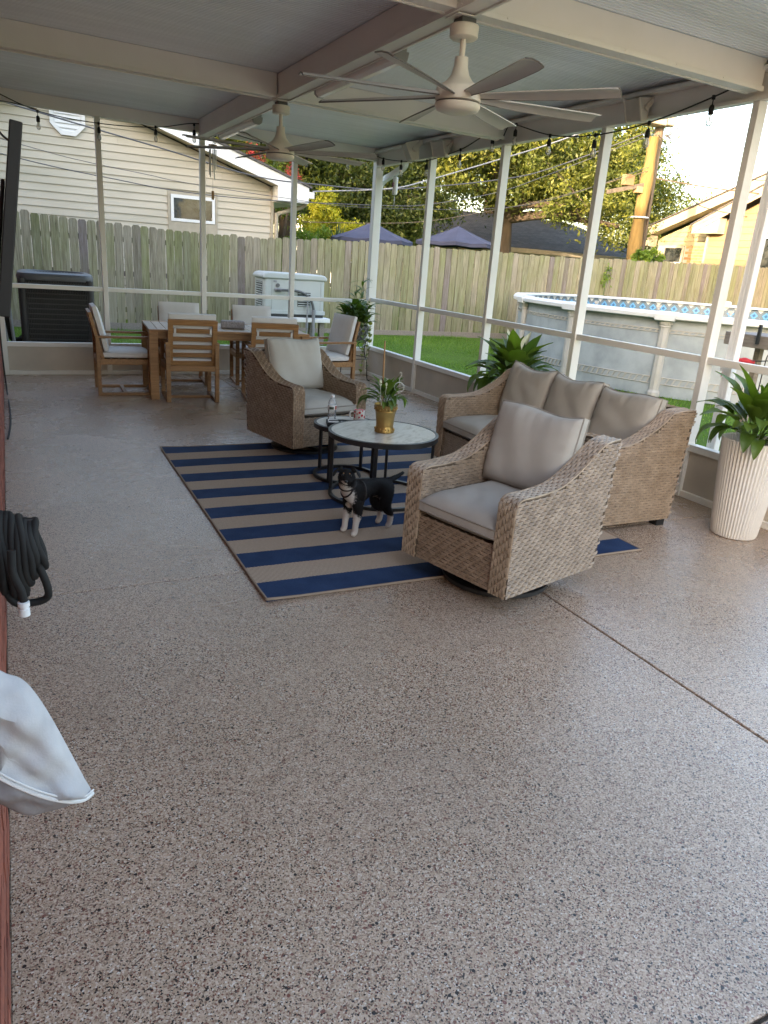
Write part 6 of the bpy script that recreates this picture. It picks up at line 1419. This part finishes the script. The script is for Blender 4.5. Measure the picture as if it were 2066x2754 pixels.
MB().tube(catmull([(-0.09, -0.01, 0.037), (-0.02, 0.0, 0.039), (0.03, 0.02, 0.037), (0.09, -0.03, 0.037)], 5), 0.004, 6).build('strap', 'black_rubber', bb)
MB().tube(catmull([(0.03, -0.05, 0.038), (0.05, -0.035, 0.04), (0.07, -0.055, 0.038)], 4), 0.005, 6).build('clasp', 'steel', bb)
gl = thing('glass_jar', 'tiny clear glass jar next to the brass planter', 'jar', (2.335, 4.845, ZS))
MB().lathe([(0.0, 0), (0.02, 0), (0.021, 0.005), (0.021, 0.028), (0.0195, 0.03)], 18).build('body', 'clear_glass', gl, smooth=True); MB().lathe([(0, 0.003), (0.018, 0.003), (0.018, 0.008), (0, 0.008)], 14).build('contents', 'dirt', gl)

# ------------------------------------------------------------------ along the house wall
tv = thing('television', 'black television tilted off the house wall at the left edge', 'television', (0.0, 4.02, 1.22), 0)
tl = math.atan2(0.125, 0.86)
b = MB().box(-0.055, 0.0, 0, 1.42, 0, 0.865); b.build('screen_panel', 'black_plastic', tv, bev=0.006, rot=(0, tl, 0))
MB().box(-0.075, -0.056, 0.15, 1.27, 0.10, 0.62).build('rear_cover', 'black_metal', tv, bev=0.012, rot=(0, tl, 0))
MB().bar((-0.12, 0.7, 0.5), (-0.03, 0.7, 0.5), 0.05, 0.3).build('wall_mount', 'black_metal', tv)
cb_ = MB().tube(catmull([(0.09, 4.6, 2.04), (0.03, 5.5, 2.2), (0.05, 7.5, 2.62), (0.45, 9.80, 2.91)], 6), 0.006, 6).build('power_cable', 'dark_cable', smooth=True); tag(cb_, 'black cable sagging from the television to the string lights', 'cable')
c2_ = MB().tube(catmull([(-0.11, 9.0, 0.9), (-0.108, 8.9, 0.4), (-0.095, 8.7, 0.02), (-0.08, 8.0, 0.009), (-0.075, 7.2, 0.009), (-0.1, 6.6, 0.01)], 6), 0.008, 6).build('floor_cable', 'dark_cable', smooth=True); tag(c2_, 'black cable running down the brick and along the floor edge', 'cable')
# hose on its hanger
hz = thing('garden_hose', 'black garden hose hung in loops on the brick wall', 'hose', (-0.115, 2.42, 0.76))
rh_ = random.Random(6)
for k in range(9):
    x = 0.02 + 0.0135 * k; zt_ = 0.03 - 0.006 * k + rh_.uniform(-.006, .006); zb_ = -0.20 - 0.05 * math.sin(k * 0.55 + 0.4) - rh_.uniform(0, 0.03); ry = 0.05 + rh_.uniform(0, 0.03); sx_ = 0.004 + 0.030 * rh_.random()
    L_ = []
    for i in range(18):
        a = 2 * PI * i / 18; c_ = math.cos(a); q = max(0, (1 - c_) / 2)
        L_.append((x + sx_ * q ** 2 + 0.004 * math.sin(3 * a + k), ry * math.sin(a), (zt_ + zb_) / 2 + (zt_ - zb_) / 2 * c_))
    MB().tube(catmull(L_, 4, closed=True), 0.0122, 10, closed=True).build('loop', 'black_rubber', hz, smooth=True)
MB().tube(catmull([(0.115, 0.0, -0.03), (0.125, -0.04, -0.12), (0.15, -0.05, -0.22), (0.145, -0.04, -0.265), (0.10, -0.03, -0.28), (0.05, -0.03, -0.27), (0.02, -0.02, -0.2)], 5), 0.0122, 10).build('loop', 'black_rubber', hz, smooth=True)
MB().tube(catmull([(0.06, -0.14, -0.05), (0.058, -0.15, -0.12), (0.075, -0.15, -0.18), (0.08, -0.15, -0.215)], 4), 0.0125, 10).build('hose_end', 'black_rubber', hz, smooth=True)
MB().lathe([(0.010, 0), (0.016, 0.0), (0.016, 0.022), (0.012, 0.024), (0.012, 0.03), (0.017, 0.031), (0.017, 0.045), (0.008, 0.047)], 14, (0.079, -0.152, -0.262)).build('coupling', 'trim_white', hz, smooth=True)
MB().tube([(0.0, 0, -0.01), (0.14, 0, -0.01)], 0.01, 8).build('hanger', 'black_metal', hz, smooth=True)
fc = thing('hose_faucet', 'red handled faucet sticking out past the garden hose', 'faucet', (-0.115, 2.56, 0.68))
MB().tube([(0.0, 0, 0), (0.12, 0, 0)], 0.009, 8).build('stem', 'brass', fc, smooth=True)
MB().lathe([(0.0, -0.004), (0.02, -0.004), (0.026, 0.0), (0.02, 0.004), (0, 0.004)], 12).build('handle', 'red_paint', fc, loc=(0.13, 0, 0), rot=(0, R(90), 0), smooth=True)
# white fabric bag at the lower left
bag = thing('fabric_bag', 'white fabric bag with stitched seam at the lower left edge', 'bag', (0, 1.30, 0))
ol = [(-0.124, 0.95), (-0.07, 0.868), (-0.035, 0.842), (-0.012, 0.80), (0.012, 0.735), (0.036, 0.66), (0.055, 0.60), (0.066, 0.566), (0.060, 0.553), (0.02, 0.545), (-0.02, 0.545), (-0.05, 0.552), (-0.085, 0.58), (-0.124, 0.63)]
OL = [(q.x, q.y) for q in catmull([(a, b, 0) for a, b in ol], 4)]
ce = (-0.07, 0.71); nr = 12; m_ = MB()
for s in (-1, 1):
    for i in range(nr + 1):
        q = i / nr
        for (a, b_) in OL:
            x_ = ce[0] + (a - ce[0]) * q; z_ = ce[1] + (b_ - ce[1]) * q
            th = 0.055 * math.sqrt(max(0, 1 - q ** 2.6)) + (0.010 * math.sin(30 * x_ + 44 * z_ + 1.3 * math.sin(31 * z_)) + 0.006 * math.sin(66 * z_ - 41 * x_) + 0.003 * math.sin(120 * x_ + 90 * z_)) * (1 - q ** 3)
            m_.v.append((x_, s * th, z_))
K = len(OL)
for s in range(2):
    o = s * K * (nr + 1)
    for i in range(nr):
        for k in range(K): c = o + i * K; m_.f.append((c + k, c + (k + 1) % K, c + (k + 1) % K + K, c + k + K))
def zseam(x): return 0.562 + 0.173 * max(0, (0.068 - x) / 0.192) ** 1.35
lo = MB(); lo.v = list(m_.v); up = []
for f_ in m_.f:
    cx_ = sum(m_.v[i][0] for i in f_) / 4; cz_ = sum(m_.v[i][2] for i in f_) / 4
    (lo.f if cz_ < zseam(cx_) else up).append(f_)
m_.f = up
m_.build('bag_body', 'white_cloth', bag, smooth=True); lo.build('lower_panel', 'grey_cloth', bag, smooth=True)
seam = catmull([(x_, y_, 0.562 + 0.173 * max(0, (0.068 - x_) / 0.192) ** 1.35) for x_, y_ in ((-0.124, -0.05), (-0.09, -0.062), (-0.06, -0.062), (-0.02, -0.056), (0.02, -0.044), (0.05, -0.026), (0.068, -0.004))], 7)
MB().tube(seam, 0.0042, 6).tube([(q[0] + 0.002, q[1] - 0.001, q[2] + 0.009) for q in seam], 0.0018, 5).build('seam', 'cloth_seam', bag, smooth=True)
MB().tube([(0, 0, 0), (0.03, 0, 0)], 0.012, 10).build('hook', 'steel', bag, loc=(-0.124, 0, 0.87), smooth=True)

# ------------------------------------------------------------------ things outside by the pool
sh_ = thing('wooden_shelf', 'weathered wooden shelf on dark posts between patio and pool at right', 'shelf', (6.6, 4.9, 0))
MB().box(-0.25, 0.25, -0.8, 0.28, 1.06, 1.18).build('board', 'grey_wood', sh_, bev=0.005)
for q in (-0.7, 0.05): MB().box(-0.03, 0.03, q - 0.03, q + 0.03, -0.1, 1.055).build('post', 'grey_wood', sh_)
MB().box(-0.27, -0.25, -0.12, -0.09, 1.1, 1.28).build('bracket', 'gen_dark', sh_)
hk2 = thing('shepherd_hook', 'black shepherd hook with a red cloth outside the right post', 'hook', (5.20, 4.02, 0.09))
MB().tube(catmull([(0.12, -0.10, -0.1), (0.12, -0.10, 0.5), (0.13, -0.1, 0.95), (0.15, -0.1, 1.02), (0.17, -0.1, 1.0), (0.16, -0.1, 0.975), (0.0, 0.0, 0.96)], 6), 0.005, 6).build('rod', 'black_metal', hk2, smooth=True)
rc = MB(); rr_ = random.Random(2)
rc.tube(catmull([(-0.10, 0.06, 0.975), (-0.04, 0.03, 0.965), (0.02, 0.0, 0.96), (0.08, -0.04, 0.955)], 4), [0.02 + 0.006 * math.sin(i) for i in range(13)], 8).tube(catmull([(-0.09, 0.06, 0.97), (-0.10, 0.07, 0.90), (-0.11, 0.08, 0.82)], 4), [0.02 - 0.0015 * i for i in range(9)], 7)
rc.build('cloth', 'red_cloth', hk2, smooth=True)

# ------------------------------------------------------------------ the dog: one continuous skinned body
dg = thing('dog', 'small black and white dog standing on the striped rug looking up', 'dog', (1.855, 3.83, 0.0115), R(196))
dg.scale = (1.06, 1.06, 1.06)
V_ = []; E_ = []
def jt(p_, r_, par=None):
    V_.append((p_, r_)); i = len(V_) - 1
    if par is not None: E_.append((par, i))
    return i
pel = jt((-0.125, 0, 0.262), (0.056, 0.060))
m1 = jt((-0.06, 0, 0.268), (0.052, 0.056), pel); m2 = jt((0.02, 0, 0.262), (0.058, 0.066), m1)
ch1 = jt((0.095, 0, 0.255), (0.062, 0.076), m2); wi_ = jt((0.145, 0.005, 0.285), (0.050, 0.056), ch1)
nk = jt((0.168, 0.018, 0.328), (0.038, 0.040), wi_)
hd_ = jt((0.178, 0.032, 0.376), (0.051, 0.050), nk)
mz = jt((0.208, 0.066, 0.364), (0.029, 0.027), hd_); ns_ = jt((0.230, 0.092, 0.357), (0.0175, 0.016), mz)
t0 = jt((-0.185, 0.0, 0.285), 0.016, pel); t1 = jt((-0.25, -0.01, 0.295), 0.010, t0); t2 = jt((-0.31, -0.02, 0.31), 0.006, t1)
for s in (-1, 1):
    a = jt((0.10, s * 0.042, 0.21), 0.033, ch1); b = jt((0.088, s * 0.045, 0.155), 0.022, a); c = jt((0.105, s * 0.046, 0.075), 0.0135, b); d = jt((0.108, s * 0.047, 0.022), 0.0145, c); e = jt((0.134, s * 0.048, 0.012), (0.0150, 0.0115), d)
    a = jt((-0.135, s * 0.040, 0.215), 0.043, pel); b = jt((-0.105, s * 0.047, 0.155), 0.029, a); c = jt((-0.168, s * 0.045, 0.085), 0.0150, b); d = jt((-0.160, s * 0.045, 0.025), 0.0140, c); e = jt((-0.134, s * 0.046, 0.012), (0.0150, 0.0115), d)
me = bpy.data.meshes.new('body_skeleton'); me.from_pydata([q[0] for q in V_], E_, [])
tmp = bpy.data.objects.new('body_skeleton', me); C.objects.link(tmp)
sk = tmp.modifiers.new('skin', 'SKIN'); sk.use_smooth_shade = True; sk.branch_smoothing = 0.6
for i, (p_, r_) in enumerate(V_):
    sv = me.skin_vertices[0].data[i]; kk = 1.12 if isinstance(r_, tuple) else 1.3; sv.radius = (r_[0] * kk, r_[1] * kk) if isinstance(r_, tuple) else (r_ * kk, r_ * kk); sv.use_root = (i == 0)
ss = tmp.modifiers.new('sub', 'SUBSURF'); ss.levels = 3; ss.render_levels = 3
bpy.context.view_layer.update()
ev = tmp.evaluated_get(bpy.context.evaluated_depsgraph_get())
bme = bpy.data.meshes.new_from_object(ev); bme.name = 'body'
bpy.data.objects.remove(tmp); bpy.data.meshes.remove(me)
co = np.empty(len(bme.vertices) * 3); bme.vertices.foreach_get('co', co); co = co.reshape(-1, 3)
coat = np.zeros(len(co))
def blob(c, r_):
    d = np.linalg.norm((co - np.array(c)) / np.array(r_), axis=1); return np.clip(1.5 - d, 0, 1)
for c, r_ in (((0.185, 0.02, 0.245), (0.065, 0.055, 0.085)), ((0.10, 0, 0.175), (0.10, 0.035, 0.022)), ((0.0, 0, 0.195), (0.10, 0.045, 0.014)), ((0.215, 0.062, 0.348), (0.02, 0.022, 0.02)), ((0.235, 0.075, 0.345), (0.02, 0.02, 0.018)),
              ((0.105, 0.046, 0.06), (0.05, 0.03, 0.085)), ((0.105, -0.046, 0.06), (0.05, 0.03, 0.085)), ((-0.155, 0.045, 0.03), (0.05, 0.03, 0.065)), ((-0.155, -0.045, 0.03), (0.05, 0.03, 0.065))):
    coat = np.maximum(coat, blob(c, r_))
bme.attributes.new('coat', 'FLOAT', 'POINT').data.foreach_set('value', coat.astype(np.float32))
bme.materials.clear(); bme.materials.append(MATS['dog_coat'])
bo = bpy.data.objects.new('body', bme); C.objects.link(bo); bo.parent = dg
# short coat: fine hairs lying back along the body
rf_ = np.random.RandomState(8); tri = []; cw_ = []
bme.calc_loop_triangles(); T = np.array([tuple(t_.vertices) for t_ in bme.loop_triangles]); P3 = co[T]; cr3 = np.cross(P3[:, 1] - P3[:, 0], P3[:, 2] - P3[:, 0]); ar = np.linalg.norm(cr3, axis=1); nh_ = 16000
ix = rf_.choice(len(T), nh_, p=ar / ar.sum()); uv = rf_.uniform(size=(nh_, 2)); fl_ = uv.sum(1) > 1; uv[fl_] = 1 - uv[fl_]
hp = P3[ix, 0] + (P3[ix, 1] - P3[ix, 0]) * uv[:, :1] + (P3[ix, 2] - P3[ix, 0]) * uv[:, 1:]; hn = cr3[ix] / ar[ix][:, None]
bk_ = np.array([-0.8, 0, -0.55]) + rf_.normal(0, 0.25, (nh_, 3)); bk_ -= hn * np.sum(bk_ * hn, 1)[:, None]; bk_ /= np.linalg.norm(bk_, axis=1)[:, None]
sd_ = np.cross(hn, bk_); ln = rf_.uniform(0.006, 0.011, nh_)[:, None] * np.where(hp[:, 2:] < 0.10, 0.5, 1.0)
hv = np.stack([hp - sd_ * 0.0009, hp + sd_ * 0.0009, hp + bk_ * ln + hn * ln * 0.35], 1)
fm = bpy.data.meshes.new('fur'); fm.from_pydata(hv.reshape(-1, 3).tolist(), [], [(3 * i, 3 * i + 1, 3 * i + 2) for i in range(nh_)])
fm.attributes.new('coat', 'FLOAT', 'POINT').data.foreach_set('value', np.repeat(np.clip(coat[T[ix, 0]] + rf_.normal(0, 0.08, nh_), 0, 1), 3).astype(np.float32))
fm.materials.append(MATS['dog_coat']); fo = bpy.data.objects.new('fur', fm); C.objects.link(fo); fo.parent = dg; fo['kind'] = 'stuff'
fwd = Vector((0.65, 0.72, -0.12)).normalized(); lat = Vector((-0.74, 0.67, 0)).normalized(); upv = lat.cross(fwd) * -1
if upv.z < 0: upv = -upv
H = Vector((0.180, 0.034, 0.376))
MB().ball(H + fwd * 0.087 + upv * -0.002, 0.0105, 10, 7, (1, 1, 0.8)).build('nose', 'dog_nose', dg, smooth=True)
for s in (-1, 1):
    MB().ball(H + fwd * 0.041 + lat * (s * 0.021) + upv * 0.015, 0.0075, 10, 7).build('eye', 'dog_nose', dg, smooth=True)
    MB().ball(H + fwd * 0.042 + lat * (s * 0.0165) + upv * 0.027, 0.0036, 6, 5).build('brow_spot', 'bamboo', dg, smooth=True)
    # folded triangular ear
    e0 = H + lat * (s * 0.010) + upv * 0.034 - fwd * 0.004; e1 = H + lat * (s * 0.040) + upv * -0.004 - fwd * 0.010
    k1 = H + lat * (s * 0.040) + upv * 0.056 + fwd * 0.002; k2 = H + lat * (s * 0.078) + upv * 0.034; tipv = H + lat * (s * 0.082) + upv * -0.028 + fwd * 0.022; k3 = H + lat * (s * 0.052) + upv * 0.014 + fwd * 0.020
    th = fwd * 0.009
    ear = MB().add([e0, k1, k2, e1, k3, tipv] + [q - th for q in (e0, k1, k2, e1, k3, tipv)], [(0, 1, 2, 3), (1, 4, 5, 2), (6, 9, 8, 7), (7, 8, 11, 10), (0, 6, 7, 1), (3, 2, 8, 9), (1, 7, 10, 4), (4, 10, 11, 5), (5, 11, 8, 2), (0, 3, 9, 6)])
    eo = ear.build('ear', 'black_rubber', dg, smooth=True); sb = eo.modifiers.new('sub', 'SUBSURF'); sb.levels = 2; sb.render_levels = 2
def ring(c, n_, rx, rz, k=24):
    n_ = Vector(n_).normalized(); a = n_.cross(Vector((0, 1, 0))).normalized(); b = n_.cross(a)
    return [Vector(c) + b * (rx * math.cos(2 * PI * i / k)) + a * (rz * math.sin(2 * PI * i / k)) for i in range(k)]
from mathutils.bvhtree import BVHTree
bvh = BVHTree.FromPolygons([tuple(q) for q in co], [tuple(pp.vertices) for pp in bme.polygons])
def wrap(pts, off=0.0025):
    out = []
    for q in pts:
        l_, n_, _, _ = bvh.find_nearest(Vector(q)); out.append(l_ + n_ * off)
    return out
MB().tube(wrap(ring((0.158, 0.012, 0.308), (0.45, 0.26, 0.85), 0.05, 0.05)), 0.0048, 6, closed=True).build('collar', 'harness', dg, smooth=True)
MB().tube(wrap(ring((0.060, 0, 0.255), (1, 0, 0.1), 0.08, 0.09)), 0.0055, 6, closed=True).build('girth_strap', 'harness', dg, smooth=True)
MB().tube(wrap(catmull([(0.135, 0.075, 0.315), (0.175, 0.06, 0.255), (0.19, 0.0, 0.225), (0.175, -0.06, 0.255), (0.135, -0.07, 0.315)], 5)), 0.0055, 6).build('chest_strap', 'harness', dg, smooth=True)
